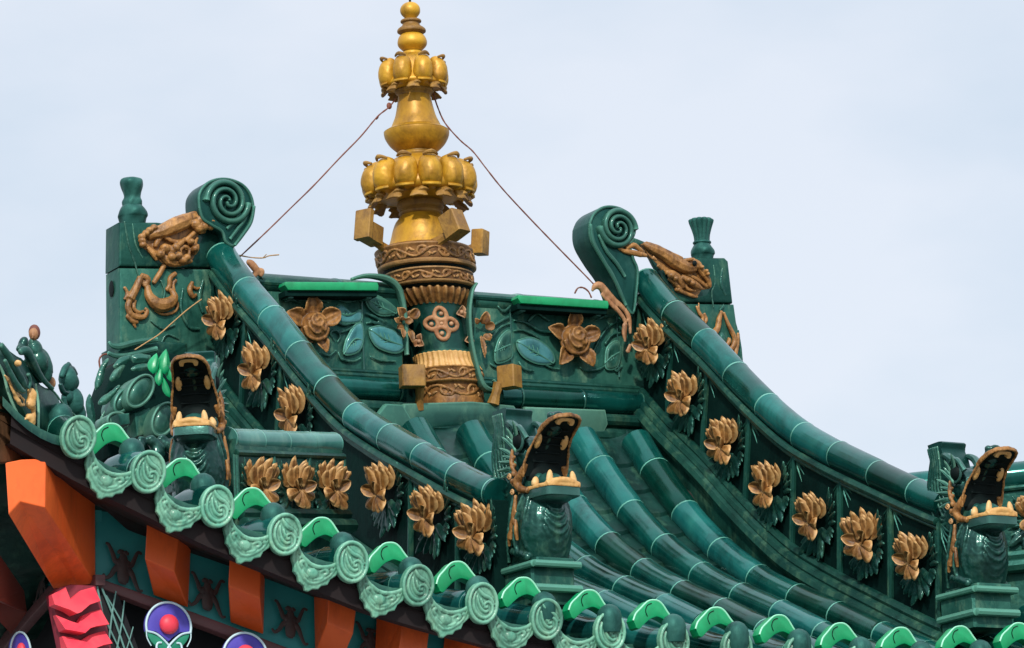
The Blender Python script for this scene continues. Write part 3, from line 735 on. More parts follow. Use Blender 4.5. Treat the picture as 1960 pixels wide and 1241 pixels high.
for st in ([(1480, 560, 4), (1460, 590, 8), (1420, 610, 9), (1390, 640, 6)], [(1420, 770, 4), (1440, 830, 8), (1500, 880, 8), (1560, 890, 4)], [(1660, 880, 5), (1700, 900, 9), (1760, 890, 8), (1790, 870, 4)], [(1740, 640, 4), (1780, 620, 9), (1830, 610, 8), (1870, 590, 4)], [(1830, 870, 4), (1850, 900, 9), (1880, 870, 5)], [(1230, 560, 5), (1260, 590, 10), (1290, 570, 8), (1300, 545, 4)],
           [(400, 800, 4), (420, 840, 9), (480, 850, 8), (520, 830, 4)], [(560, 820, 4), (620, 845, 9), (700, 850, 7)], [(400, 530, 4), (440, 540, 8), (490, 535, 6)], [(330, 560, 4), (360, 575, 9), (390, 560, 5)], [(640, 640, 5), (600, 655, 8), (565, 640, 5)], [(1340, 850, 4), (1370, 890, 9), (1420, 900, 6)], [(1190, 860, 4), (1220, 880, 8), (1270, 880, 6)], [(1560, 560, 4), (1600, 545, 7), (1680, 560, 6)], [(240, 545, 4), (300, 530, 8), (350, 545, 5)], [(300, 800, 4), (350, 820, 8), (390, 790, 5)]):
    stroke(mb, [z4(*p) for p in st], Y=FY, lift=.6)
fuse(mb.build('vine', 'jade_relief', ridge, sharp=60), .003)
# big tan flowers on the main ridge
def bloom(cx, cy, R, Y, spec, name='flower', core=True, m='ochre'):
    c = at(cx, cy, Y=Y); mb = MB(); r = R*PX
    for a_, L, W in spec:
        a_ = radians(a_); d = V((sin(a_), -.28, cos(a_))); sd_ = V((cos(a_), 0, -sin(a_)))
        mb.petal(c+V((sin(a_)*r*.3, -.006, cos(a_)*r*.3)), d, sd_, (0, -1, 0), L*r, W*r, cup=.35, curl=-.35, th=.25, rib=.035, nu=11, nv=11)
    if core:
        mb.ball(c+V((0, -.022, -.05*r)), (.44*r, 0, 0), (0, .030, 0), (0, 0, .46*r), nu=20, nv=14)
        def sp(pts, q=.06): 
            cc = cat(pts, 5); mb.sweep([c+V((x*r, -.022-.030*sqrt(max(0, 1-(x/.46)**2-((z+.05)/.48)**2)), z*r)) for x, z in cc], q*r, seg=6, up=(0, -1, 0))
        sp([(-.42, -.1), (-.3, -.38), (0, -.50), (.3, -.38), (.42, -.1)], .07)
        sp([(-.05, .1), (.1, .2), (.2, .08), (.08, -.08), (-.12, -.05), (-.2, .12), (-.08, .30), (.15, .34), (.32, .18)], .05)
        sp([(-.3, .1), (-.28, -.12), (-.1, -.3), (.1, -.28)], .05); sp([(.34, .02), (.25, -.2), (.12, -.1)], .05)
        mb.sweep([c+V((.47*r*cos(t), -.014, -.05*r+.49*r*sin(t))) for t in [pi*2*i/24 for i in range(25)]], .05*r, seg=6, up=(0, -1, 0), cap=False)
    return fuse(mb.build(name, m, ridge, sharp=60), .0028)
bloom(1095, 651, 61, FY-.006, [(0, .75, .62), (72, .75, .62), (145, .85, .62), (215, .85, .6), (-72, .78, .6)], m='ochre')
bloom(597, 625, 58, FY-.006, [(-5, .8, .72), (62, .85, .72), (-70, .85, .72), (155, .75, .5), (200, .4, .4)], m='ochre')
bloom(778, 618, 34, FY-.012, [(-40, .8, .7), (40, .8, .7), (-120, .6, .6), (170, 1.1, .5)], core=False, m='ochre')
bloom(768, 622, 20, FY-.03, [(-60, .8, .8), (60, .9, .8), (180, 1.3, .7), (0, .6, .6)], core=False, m='ochre')
bloom(918, 632, 34, FY-.012, [(20, .9, .7), (70, .7, .6), (-30, .5, .4), (140, .6, .6), (178, 1.6, .4)], core=False, m='ochre')
# curled flanges embracing the finial
mb = MB(); stroke(mb, [(911, 543, 3), (902, 560, 4), (897, 600, 4.5), (900, 650, 4.5), (910, 700, 5), (922, 738, 6), (940, 748, 5), (948, 738, 4), (944, 728, 3)], Y=FY-.05, flat=2.0, n=8)
mb.build('flange', 'jade_slab', ridge)
mb = MB(); stroke(mb, [(672, 535, 3), (700, 529, 5), (735, 534, 7), (757, 549, 7), (768, 575, 6), (775, 620, 5), (778, 680, 4)], Y=FY-.012, flat=1.6, n=8)
mb.build('flange', 'jade_slab', ridge)
# ochre serpent curls where the ridge meets the scrolls
mb = MB(); stroke(mb, [(1133, 558, 3), (1138, 549, 7), (1148, 549, 9), (1160, 562, 8), (1180, 580, 6), (1197, 596, 6), (1204, 615, 5), (1206, 640, 3)], Y=FY-.05); stroke(mb, [(1150, 563, 3), (1168, 582, 5), (1186, 600, 5), (1198, 618, 4)], Y=FY-.055); stroke(mb, [(1196, 620, 5), (1194, 635, 6), (1196, 655, 3)], Y=FY-.06); stroke(mb, [(1206, 660, 4), (1200, 675, 5)], Y=FY-.06)
fuse(mb.build('serpent_curl', 'ochre_pink', ridge))
mb = MB(); stroke(mb, [(472, 502, 5), (480, 506, 8), (490, 520, 7), (486, 530, 4)], Y=FY-.03); stroke(mb, [(488, 520, 4), (500, 519, 6), (498, 530, 4)], Y=FY-.03)
fuse(mb.build('serpent_curl', 'ochre_pink', ridge))

def strip(label, pts, Y, group):
    (x0, y0), (x1, y1), h = pts
    a = at(x0, y0, Y=Y); b = at(x1, y1, Y=Y); d = (b-a).normalized(); up = V((0, 0, 1)); up = (up-d*up.dot(d)).normalized(); n = d.cross(up)
    if n.y > 0: n = -n
    root = thing('lamp_strip', label, 'lamp strip', (a+b)/2, 0, group)
    L = (b-a).length; mb = MB(); hh = h*PX
    prof = [(-L/2+.008, -hh/2), (L/2-.004, -hh/2), (L/2, hh*.1), (L/2-.004, hh/2), (-L/2, hh/2), (-L/2-.004, hh*.1)]
    mb.prism(prof, (a+b)/2+n*-.02, d, up, n, .05, bev=.004); mb.build('cover', 'emerald', root)
    mb = MB(); mb.box((a+b)/2-up*(hh*.75)-n*.012, d*(L/2-.002), n*.030, up*hh*.35, bev=.004); mb.build('housing', 'wall_dark', root)
    for t in (.08, .92):
        q = a.lerp(b, t)-up*hh*.9; mb = MB(); mb.box(q+n*-.03, d*.010, n*.035, up*.010, bev=.002); mb.build('bracket', 'jade_dark', root)
gs = 'green strips above the ridge flowers'
strip('bright green strip above the tan flower, left of the golden finial', ((540, 551), (718, 552), 16), FY-.045, gs)
strip('bright green strip above the tan flower, right of the golden finial', ((985, 576), (1158, 587), 16), FY-.045, gs)

# ------------------------------------------------------------------ golden finial
FNY = -.06
AX = sorted([(at(a, b, Y=FNY).z, at(a, b, Y=FNY).x) for a, b in ((785, -10), (785, 20), (789, 80), (791, 140), (793, 185), (797, 250), (800, 300), (802, 345), (805, 400), (808, 440), (811, 485), (818, 520), (827, 565), (838, 620), (850, 680), (858, 720), (865, 780))])
axis = lambda z: (interp(AX, z), FNY)
def pz(py):
    t = interp(sorted([(-10, 785), (20, 785), (80, 789), (140, 791), (185, 793), (250, 797), (300, 800), (345, 802), (400, 805), (440, 808), (485, 811), (520, 818), (565, 827), (620, 838), (680, 850), (720, 858), (780, 865)]), py)
    return at(t, py, Y=FNY).z
fin = thing('golden_finial', 'tall golden lotus finial with carved tan collars standing on the main ridge', 'finial', (axis(0)[0], FNY, -.03))
def lat(name, prof, m, seg=56, sm=3, **k):
    p = cat(prof, sm) if sm else prof
    mb = MB(); mb.lathe([(pz(a), b*PX) for a, b in p], axis, seg, **k); return mb.build(name, m, fin, sharp=40)
lat('tip_ball', [(4, 1), (7, 11), (13, 17.5), (20, 19.5), (27, 18), (34, 12), (37, 10)], 'gold')
lat('tip_ring', [(37, 12), (38, 17), (40, 20), (43, 20), (45, 16.5), (50, 18), (55, 25), (58, 27.5), (62, 27.5), (65, 22), (67, 18)], 'gold_dull', sm=2)
lat('tip_bulb', [(66, 20), (71, 25), (80, 28.5), (88, 27.5), (95, 21), (99, 17), (101, 20), (105, 21), (108, 19)], 'gold')
lat('lotus_core', [(106, 22), (118, 34), (140, 42), (155, 52), (164, 56), (170, 48), (173, 36)], 'gold')
lat('neck', [(168, 34), (174, 37), (178, 37), (181, 33), (185, 31)], 'gold_dull')
lat('bell', [(182, 30), (186, 31.5), (200, 34), (222, 39), (236, 45), (244, 48.5), (244.6, 49.5), (252, 62), (253, 63), (257, 63), (265, 61), (278, 53), (289, 41), (293, 36), (297, 38), (304, 37)], 'gold')
lat('lotus_core', [(302, 40), (315, 62), (335, 80), (355, 92), (370, 94), (380, 80), (386, 50)], 'gold')
lat('neck', [(382, 40), (388, 43), (391, 45), (398, 45.5), (401, 44), (404, 40), (407, 42), (411, 42), (414, 38)], 'gold_dull')
lat('dome', [(412, 38), (418, 43), (428, 51), (442, 57), (456, 61), (470, 66), (482, 72)], 'gold')
lat('collar', [(474, 66), (478, 84), (481, 92), (484, 95), (488, 94), (492, 93), (505, 93), (512, 92), (514, 95), (520, 94), (522, 88)], 'ochre', sm=2)
lat('groove', [(520, 86), (521, 87), (527, 84), (528, 78)], 'black', sm=0)
lat('collar', [(526, 80), (528, 86), (531, 86), (533, 84), (550, 83), (552, 86), (556, 84), (558, 78)], 'ochre', sm=2)
lat('groove', [(556, 80), (557, 80), (563, 74), (564, 66)], 'black', sm=0)
fl = lambda t, j: 1+.035*cos(t*30)
lat('fluted_collar', [(561, 71), (564, 74), (574, 71), (586, 62), (592, 57)], 'ochre', seg=240, mod=fl)
lat('drum', [(588, 57), (592, 57), (600, 56), (650, 57), (684, 58)], 'jade_relief')
lat('fluted_collar', [(682, 57), (684, 60), (687, 60), (700, 61), (709, 65), (712, 66), (714, 63)], 'tooth', seg=240, mod=lambda t, j: 1+.02*cos(t*34))
lat('collar', [(712, 62), (714, 68), (717, 66), (735, 66), (739, 69), (742, 66)], 'ochre', sm=2)
lat('collar', [(740, 60), (742, 62), (745, 60), (765, 60), (772, 62), (790, 62)], 'ochre', sm=2)
mb = MB(); mb.sweep([V((axis(pz(4))[0], FNY, pz(6))), V((axis(pz(4))[0]-.002, FNY, pz(-14)))], .004, seg=6); mb.build('spike', 'black', fin)

# relief scrolls wrapped round a collar
def wrap(name, m, strokes, rpx, lift_=0.0, amin=-150, amax=20):
    mb = MB()
    for st in strokes:
        c = cat(st, 5); P = []; Rr = []
        for a_, py, q in c:
            t = radians(a_); z = pz(py); x, y = axis(z); r = (rpx+lift_)*PX
            P.append(V((x+r*cos(t), y+r*sin(t), z))); Rr.append(q*PX)
        mid = P[len(P)//2]; x, y = axis(mid.z)
        mb.sweep(P, Rr, seg=7, up=(mid-V((x, y, mid.z))), flat=.9)
    return fuse(mb.build(name, m, fin, sharp=60), .003, 1)
def scrollband(y0, y1, rpx, n, q=3.2, ph=0, m='ochre'):
    H = y1-y0; ym = (y0+y1)/2; S_ = []
    st = 360/n
    for i in range(n):
        a0 = ph+i*st; s_ = 1 if i % 2 else -1
        S_.append([(a0, ym+s_*H*.38, q*.8), (a0+st*.25, ym+s_*H*.22, q), (a0+st*.5, ym-s_*H*.05, q), (a0+st*.75, ym-s_*H*.30, q), (a0+st, ym-s_*H*.38, q*.8)])
        cx, cy = a0+st*.38, ym-s_*H*.12
        k = st*.26
        S_.append([(a0+st*.12, ym+s_*H*.25, q*.7), (cx-k, cy+s_*H*.05, q), (cx-k*.5, cy-s_*H*.25, q), (cx+k*.4, cy-s_*H*.24, q), (cx+k*.6, cy+s_*H*.02, q*.9), (cx+k*.05, cy+s_*H*.08, q*.8), (cx-k*.1, cy-s_*H*.06, q*.6)])
        S_.append([(a0+st*.75, ym+s_*H*.36, q*.5), (a0+st*.85, ym+s_*H*.16, q*1.1), (a0+st*.98, ym+s_*H*.08, q*.5)])
        S_.append([(a0+st*.62, ym+s_*H*.38, q*.5), (a0+st*.66, ym+s_*H*.2, q*1.0), (a0+st*.58, ym+s_*H*.12, q*.5)])
    return wrap('scroll_relief', m, S_, rpx, .6)
scrollband(489, 512, 93, 14, 3.0)
scrollband(533, 551, 83.5, 13, 2.8, 9)
scrollband(716, 737, 66, 10, 2.9, 5)
scrollband(744, 770, 60, 7, 3.4, 14)
# quatrefoil flower on the drum, and the loose buds beside it
def loopp(ca, cy, da, dy, q, a_):     # looped petal pointing along angle a_
    out = []
    for i in range(13):
        t = 2*pi*i/12; u = cos(t)*.5+.5; v = sin(t)
        rr = (1-u)*2*1.0
        L = 34*u if 0 else 0
        px_ = (1+cos(t))*12+7; pw = sin(t)*10.5*(1.05-.2*cos(t))
        out.append((ca+(px_*sin(a_)+pw*cos(a_))*da, cy-(px_*cos(a_)-pw*sin(a_))*dy, q))
    return out
cA = -118+2; dA = 180/pi/57
SS = [loopp(cA+4, 632, dA, .98, 4.6, radians(b+4)) for b in (0, 90, 180, 270)]
wrap('quatrefoil', 'ochre_pink', SS, 57.5, 1)
x, y = axis(pz(632)); t = radians(cA+4)
mb = MB()
for b in (0, 90, 180, 270, 45):
    rr = 0 if b == 45 else 19
    tt = t+radians(rr*sin(radians(b))*dA); mb.ball((x+58*PX*cos(tt), y+58*PX*sin(tt), pz(632-rr*cos(radians(b)))), .008)
mb.build('quatrefoil_centre', 'ochre_pink', fin)
for (px_, py_, dx) in ((788, 610, 0), (797, 657, 0), (880, 604, 0), (884, 655, 0)):
    a0 = -118+math.degrees(math.asin(max(-.95, min(.95, (px_-836)/56)))); z = pz(py_+4)
    x, y = axis(z); t = radians(a0); n_ = V((cos(t), sin(t), 0)); sd_ = V((-sin(t), cos(t), 0)); c = V((x, y, z))+n_*57*PX
    mb = MB()
    for b in (20, 130, 250):
        d = sd_*sin(radians(b))+V((0, 0, 1))*cos(radians(b))+n_*.3; s2 = sd_*cos(radians(b))-V((0, 0, 1))*sin(radians(b))
        mb.petal(c, d, s2, n_, .030, .028, cup=.4, curl=-.3, th=.35)
    mb.ball(c+n_*.008, .008); mb.build('bud_relief', 'ochre_pink', fin, sharp=60)
# lotus petals
def petalset(n, rad, cy, hw, hh, dep, ph, hang_y, hang_r, hs, ao=0):
    base = MB(); H = hh*PX; Wd = hw*PX; D = dep*PX
    def body(u, v):      # barrel petal: local x side, y out, z up
        t = 2*pi*u; z = -1+2*v; w_ = (1-abs(z)**2.6)**.5 if abs(z) < 1 else 0
        w_ = max(w_, .001)
        wid = w_*(1+.10*(-z)); return V((Wd*wid*cos(t), D*w_*sin(t)*(1-.15*z)-D*.25*z*z, H*z))
    base.grid(body, 22, 15, cu=True)
    lip = MB(); lip.sweep([V((Wd*.60*x_, D*.30+D*.35*(1-x_*x_), H*.90-H*.10*x_*x_)) for x_ in [-1+i*.2 for i in range(11)]], [H*.06+H*.07*(1-abs(-1+i*.2)) for i in range(11)], seg=8)
    foot = MB(); foot.sweep([V((Wd*.72*x_, D*.72-D*.35*x_*x_, -H*.80+H*.05*x_*x_)) for x_ in [-1+i*.2 for i in range(11)]], H*.075, seg=6, flat=1.2)
    hang = MB(); hang.petal((0, 0, 0), (0, 1, -.75), (1, 0, 0), (0, -.5, 1), hs*PX, hs*PX*.95, cup=-.3, curl=.55, th=.5, tip=.5)
    hang.petal((-.006, -.0, 0.0), (-.35, 1, -.35), (1, .3, 0), (0, -.5, 1), hs*PX*.8, hs*PX*.6, cup=-.3, curl=.5, th=.5, tip=.5)
    bm_ = fuse(base.build('p', 'gold'), .004, 1, .0018, 30); lm = lip.build('p', 'gold_dull'); fm = foot.build('p', 'gold'); hm = fuse(hang.build('p', 'gold_dull', sharp=60), .003)
    ms = [o.data for o in (bm_, lm, fm, hm)]
    for o in (bm_, lm, fm, hm): bpy.data.objects.remove(o)
    zc = pz(cy); x, y = axis(zc)
    for i in range(n):
        t = ph+2*pi*i/n; rz = t-pi/2
        o = inst(ms[0], 'lotus_petal', fin, (x+rad*PX*cos(t), y+rad*PX*sin(t), zc), (0, 0, rz))
        for m2, nm in ((ms[1], 'petal_lip'), (ms[2], 'petal_foot')):
            q = bpy.data.objects.new(nm, m2); COL.objects.link(q); q.parent = o
        t2 = t+pi/n; zh = pz(hang_y); xh, yh = axis(zh)
        inst(ms[3], 'hanging_petal', fin, (xh+hang_r*PX*cos(t2), yh+hang_r*PX*sin(t2), zh), (0, 0, t2-pi/2))
VA = radians(-118)       # direction from the finial towards the photographer
petalset(8, 52, 143, 18.5, 31, 19, VA+pi/8, 166, 44, 30)
petalset(12, 88, 347, 23.5, 37, 26, VA+pi/12, 376, 74, 40)

# box shaped brackets around the finial
def block(label, c, rz, hx, hy, hz, arm, tilt=0, m='gold_dull', plate=None):
    root = thing('box_bracket', label, 'bracket', c, rz, 'box brackets round the finial')
    root.rotation_euler = (tilt, 0, rz)
    mb = MB(); mb.box((0, 0, 0), (hx, 0, 0), (0, hy, 0), (0, 0, hz), bev=.004)
    mb.build('box', m, root, local=True)
    mb = MB(); a, b = arm; mb.sweep([V(a), V(a).lerp(V(b), .5), V(b)], [.016, .013, .018], seg=8, flat=1.3)
    mb.build('arm', 'gold_dull', root, local=True)
    if plate: mb = MB(); mb.box(*plate, bev=.003); mb.build('plate', m, root, local=True)
    return root
c = at(869, 430, Y=-.27); block('gold box bracket tilted up in front of the golden dome', c, radians(24), .031, .034, .043, ((0, .025, -.02), (-.01, .105, -.02)), tilt=radians(-22))
c = at(711, 448, Y=-.10); block('tan box bracket on the collar, left of the golden dome', c, radians(-62), .026, .036, .032, ((0, .02, -.015), (.0, .09, -.03)), tilt=radians(-10), plate=((0, -.045, .018), (.032, 0, 0), (0, .012, 0), (0, 0, .052)))
c = at(919, 464, Y=-.10); block('tan box bracket on the collar, right of the golden dome', c, radians(38), .030, .022, .042, ((0, .01, -.02), (-.02, .08, -.04)), tilt=radians(5))
c = at(789, 721, Y=-.24); block('gold box bracket at the left foot of the finial', c, radians(-14), .040, .030, .036, ((.030, .02, -.03), (.030, .05, -.10)))
c = at(975, 722, Y=-.24); block('gold box bracket at the right foot of the finial', c, radians(30), .028, .034, .038, ((-.020, .03, -.02), (-.03, .05, -.09)))

# guy wires and twigs
def wire(name, label, cat_, pts, Y0, Y1, r, m='wire', n=6):
    c = cat(pts, n); mb = MB(); N_ = len(c)-1
    P = [at(a, b, Y=Y0+(Y1-Y0)*i/N_) for i, (a, b) in enumerate(c)]
    rr = [r*random.uniform(.85, 1.2) for _ in P]
    mb.sweep(P, rr, seg=6)
    return mb, P
mb, P = wire('', '', '', [(757, 190), (744, 206), (722, 224), (690, 262), (650, 303), (600, 356), (555, 400), (510, 444), (460, 491)], FNY, -.1, .0026)
mb.ball(at(745, 203, Y=FNY), (.010, 0, 0), (0, .006, 0), (0, 0, .012)); mb.ball(at(722, 226, Y=FNY), (.006, 0, .005), (0, .004, 0), (0, 0, .005))
mb.build('guy_wire', 'wire', org=P[0], label='rusty guy wire from the golden bell down to the left scroll', category='wire', group='guy wires of the finial')
mb, P = wire('', '', '', [(829, 178), (838, 206), (852, 236), (880, 268), (905, 290), (930, 322), (962, 362), (1010, 414), (1060, 466), (1105, 512), (1140, 548)], FNY, -.15, .0024)
mb.build('guy_wire', 'wire', org=P[0], label='rusty guy wire from the golden bell down to the right scroll', category='wire', group='guy wires of the finial')
mb, P = wire('', '', '', [(458, 489), (480, 493), (503, 494), (515, 490), (534, 488)], -.1, -.12, .0022)
mb.sweep([at(503, 494, Y=-.11), at(510, 487, Y=-.12)], .0015, seg=5)
mb.build('twig', 'twig', org=P[0], label='short dry twig lying at the foot of the left guy wire', category='twig')
mb, P = wire('', '', '', [(386, 573), (360, 592), (330, 618), (305, 640), (280, 656), (258, 670)], -.25, -.2, .0022)
mb.build('twig', 'twig', org=P[0], label='long straw coloured stalk across the left dragon pillar', category='twig')
mb, P = wire('', '', '', [(1100, 562), (1106, 552), (1116, 551), (1126, 558), (1132, 570)], -.14, -.16, .003)
mb.build('wire_loop', 'wire', org=P[0], label='bent wire loop above the right green strip', category='wire')
mb, P = wire('', '', '', [(192, 708), (190, 690), (196, 680), (206, 678)], -.12, -.12, .003)
mb.build('wire_loop', 'wire', org=P[0], label='brown wire loop at the left edge of the dragon pillar', category='wire')

# ------------------------------------------------------------------ ridge end pillars with dragons and scrolls
def z2(x, y, r=None):
    q = (180+x/2.585, 320+y/2.585); return q if r is None else (*q, r/2.585)
def z5(x, y, r=None):
    q = (1180+x/3.446, 380+y/3.446); return q if r is None else (*q, r/3.446)
def z7(x, y, r=None):
    q = (1080+x/2.886, 370+y/2.886); return q if r is None else (*q, r/2.886)
def slabpoly(mb, pix, Y, th, bev=.008, n=0, mi=0):
    if n: pix = cat(list(pix)+[pix[0]], n)[:-1]
    P = [at(a, b, Y=Y) for a, b in pix]
    mb.prism([(p.x, p.z) for p in P], (0, Y+th, 0), (1, 0, 0), (0, 0, 1), (0, -1, 0), th, bev=bev, mi=mi)
PY = -.13
def pillar(label, blocks, cap, loc):
    root = thing('dragon_pillar', label, 'ridge pillar', loc)
    for i, b in enumerate(blocks):
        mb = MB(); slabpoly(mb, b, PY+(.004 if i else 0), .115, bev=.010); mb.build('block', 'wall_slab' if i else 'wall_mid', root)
    return root
pl = pillar('tall green pillar with a tan dragon, at the left end of the main ridge', [[(229, 425), (302, 425), (420, 440), (425, 512), (228, 510)], [(229, 512), (425, 515), (430, 690), (230, 680)]], None, at(300, 690, Y=PY))
mb = MB(); slabpoly(mb, [(226, 660), (300, 652), (360, 655), (360, 684), (300, 686), (228, 690)], PY-.012, .14, bev=.012); mb.build('moulding', 'wall_mid', pl)
mb = MB()
for st in ([(208, 655, 3), (214, 662, 5), (228, 664, 6), (260, 656, 6), (300, 650, 5)], [(206, 676, 4), (222, 682, 5), (250, 680, 5), (300, 668, 5)]): stroke(mb, st, Y=PY-.03)
mb.build('leaf_lip', 'jade_relief', pl)
mb = MB(); q = at(212, 553, Y=PY+.06); 
mb.ball(at(213, 553, X=at(229, 553, Y=PY).x-.002), (.002, 0, 0), (0, .02, 0), (0, 0, .028)); mb.build('oval_hole', 'black', pl)
DL = [[(262, 350, 18), (285, 335, 26), (330, 322, 34), (400, 290, 40), (470, 262, 34), (530, 238, 26), (552, 225, 12)],
      [(330, 350, 10), (310, 372, 14), (300, 395, 10)], [(350, 350, 10), (400, 372, 12), (450, 362, 12), (490, 330, 12), (520, 305, 10)],
      [(500, 300, 28), (545, 275, 30)], [(560, 282, 26), (600, 275, 28), (625, 285, 20)], [(640, 290, 18), (668, 288, 16), (690, 268, 13), (702, 240, 5)], [(520, 320, 16), (545, 318, 12)], [(575, 250, 14), (600, 262, 12)],
      [(330, 400, 26), (360, 420, 34), (400, 425, 30)], [(340, 440, 20), (370, 470, 24), (410, 478, 18), (470, 468, 12), (485, 470, 6)], [(350, 455, 8), (385, 455, 8), (390, 478, 7)],
      [(430, 440, 9), (425, 410, 9), (450, 395, 9), (470, 410, 9), (465, 440, 9), (440, 448, 8)], [(455, 372, 12), (470, 345, 8), (478, 325, 3)], [(480, 400, 16), (495, 380, 12), (512, 350, 5)], [(490, 430, 12), (505, 410, 12), (512, 385, 8)], [(400, 400, 16), (430, 375, 14), (450, 350, 5)],
      [(262, 400, 12), (290, 430, 16), (310, 460, 12)]]
mb = MB(); slabpoly(mb, [z2(*p) for p in [(228, 350), (290, 290), (330, 300), (400, 268), (520, 218), (560, 235), (600, 245), (640, 272), (690, 245), (700, 255), (690, 285), (640, 305), (560, 300), (520, 330), (512, 380), (500, 430), (480, 468), (400, 495), (340, 478), (290, 430), (242, 400)]], PY-.003, .02, n=2, bev=.002)
for i_, st in enumerate(DL): stroke(mb, [z2(*p) for p in st], Y=PY-.003-.004*(i_ % 4), flat=.95, lift=.5)
for a, b, r in ((505, 282, 15), (530, 262, 15), (555, 262, 15), (582, 270, 15), (520, 300, 14), (545, 292, 14), (575, 292, 13), (605, 285, 15), (628, 280, 12), (420, 440, 12), (440, 462, 12), (460, 448, 11), (385, 445, 12), (352, 402, 13), (330, 430, 12), (405, 398, 12), (480, 370, 10), (498, 405, 10)):
    mb.ball(at(*z2(a, b), Y=PY-.030), (r*.72*PX, 0, 0), (0, .016, 0), (0, 0, r*.66*PX), nu=10, nv=7)
for a, b in ((236, 345), (238, 365), (242, 385), (256, 328), (275, 312), (296, 300)):
    mb.ball(at(*z2(a, b), Y=PY-.022), (.013, 0, 0), (0, .014, 0), (0, 0, .011))
fuse(mb.build('dragon_head', 'copper', pl, sharp=60), .0020, 0, .0008, 70)
mb = MB(); slabpoly(mb, [z2(*p) for p in [(240, 400), (232, 340), (300, 290), (540, 205), (600, 240), (520, 400), (490, 480), (420, 500), (340, 490), (280, 450)]], PY-.001, .02, n=2, bev=.006); mb.build('backing', 'jade_dark', pl)
mb = MB()
for st in [[(345, 488, 13), (318, 535, 14), (292, 575, 12)], [(230, 538, 14), (262, 555, 16), (250, 590, 12), (238, 560, 8)], [(225, 548, 16), (205, 600, 20), (175, 655, 22)], [(262, 590, 14), (268, 640, 24), (310, 685, 34), (360, 680, 32), (392, 650, 22), (385, 620, 14), (360, 600, 9)],
           [(402, 528, 12), (375, 550, 13), (370, 590, 12), (355, 610, 10)], [(405, 560, 9), (390, 585, 9), (398, 640, 10), (412, 690, 8), (390, 720, 8), (340, 730, 7), (300, 710, 6)], [(185, 640, 14), (165, 690, 16), (185, 735, 16), (240, 745, 14), (262, 715, 10), (250, 700, 7)], [(200, 660, 9), (195, 700, 10), (220, 720, 9), (245, 712, 6)],
           [(148, 595, 7), (162, 625, 10), (150, 655, 8)], [(160, 735, 10), (190, 765, 12), (215, 770, 8)], [(195, 778, 8), (205, 795, 6)], [(485, 570, 10), (470, 610, 14), (488, 642, 12), (505, 630, 6)], [(480, 590, 8), (505, 602, 8), (525, 598, 5)]]:
    stroke(mb, [z2(*p) for p in st], Y=PY, flat=.9, lift=.5)
fuse(mb.build('dragon_limb', 'copper', pl, sharp=60), .0020, 0, .0008, 70)
mb = MB()
for st in [[(330, 560, 5), (350, 620, 6), (330, 690, 4)], [(280, 760, 4), (340, 800, 7), (400, 780, 5)], [(150, 270, 4), (170, 380, 6), (200, 470, 6), (220, 540, 4)], [(190, 280, 3), (205, 380, 5), (240, 450, 4)], [(440, 600, 6), (430, 700, 9), (470, 790, 10), (520, 800, 8)], [(330, 880, 6), (360, 830, 6), (420, 850, 5)], [(540, 560, 8), (520, 650, 12), (540, 720, 9)]]:
    stroke(mb, [z2(*p) for p in st], Y=PY, lift=.2)
fuse(mb.build('drapery_relief', 'jade_slab', pl, sharp=60), .0020, 0, .0008, 70)

pr = pillar('tall green pillar with a tan dragon, at the right end of the main ridge', [[(1290, 493), (1388, 493), (1395, 500), (1404, 580), (1280, 578)], [(1270, 580), (1406, 582), (1411, 618), (1414, 628), (1422, 738), (1250, 738)]], None, at(1340, 720, Y=PY))
DR = [[(175, 300, 14), (220, 330, 32), (300, 372, 42), (380, 430, 46), (450, 462, 44), (510, 462, 32)], [(190, 292, 10), (260, 320, 16), (340, 362, 18), (430, 400, 14)], [(500, 420, 24), (530, 440, 28), (560, 490, 22), (595, 530, 20), (612, 570, 14), (618, 588, 8)], [(440, 412, 10), (480, 405, 14), (512, 402, 10)], [(570, 468, 8), (590, 500, 10), (606, 540, 8)],
      [(320, 490, 20), (370, 505, 28), (410, 545, 26), (438, 590, 16)], [(340, 530, 12), (380, 560, 14), (420, 600, 12)], [(425, 520, 18), (470, 545, 26), (520, 575, 24), (560, 598, 12)], [(440, 500, 10), (490, 515, 14), (540, 545, 16), (580, 575, 14), (615, 592, 6)], [(400, 600, 18), (440, 622, 14), (500, 645, 13), (532, 652, 8)], [(450, 560, 9), (470, 600, 12), (520, 610, 9)], [(270, 440, 16), (300, 470, 14)], [(385, 600, 16), (410, 612, 16)]]
mb = MB(); slabpoly(mb, [z5(*p) for p in [(168, 300), (250, 312), (430, 400), (520, 402), (595, 510), (618, 590), (560, 605), (530, 650), (440, 632), (380, 585), (330, 500), (290, 450), (215, 380)]], PY-.003, .02, n=2, bev=.002)
for i_, st in enumerate(DR): stroke(mb, [z5(*p) for p in st], Y=PY-.003-.004*(i_ % 4), flat=.95, lift=.5)
for a, b, r in ((470, 540, 12), (500, 560, 12), (360, 510, 14), (390, 530, 12), (590, 480, 9), (600, 500, 9), (560, 455, 10)):
    mb.ball(at(*z5(a, b), Y=PY-.028), (r*.5*PX, 0, 0), (0, .014, 0), (0, 0, r*.45*PX), nu=10, nv=7)
fuse(mb.build('dragon_head', 'copper', pr, sharp=60), .0020, 0, .0008, 70)
mb = MB(); mb.ball(at(*z5(515, 428), Y=PY-.034), (.009, 0, 0), (0, .006, 0), (0, 0, .010)); mb.build('eye', 'black', pr)
mb = MB()
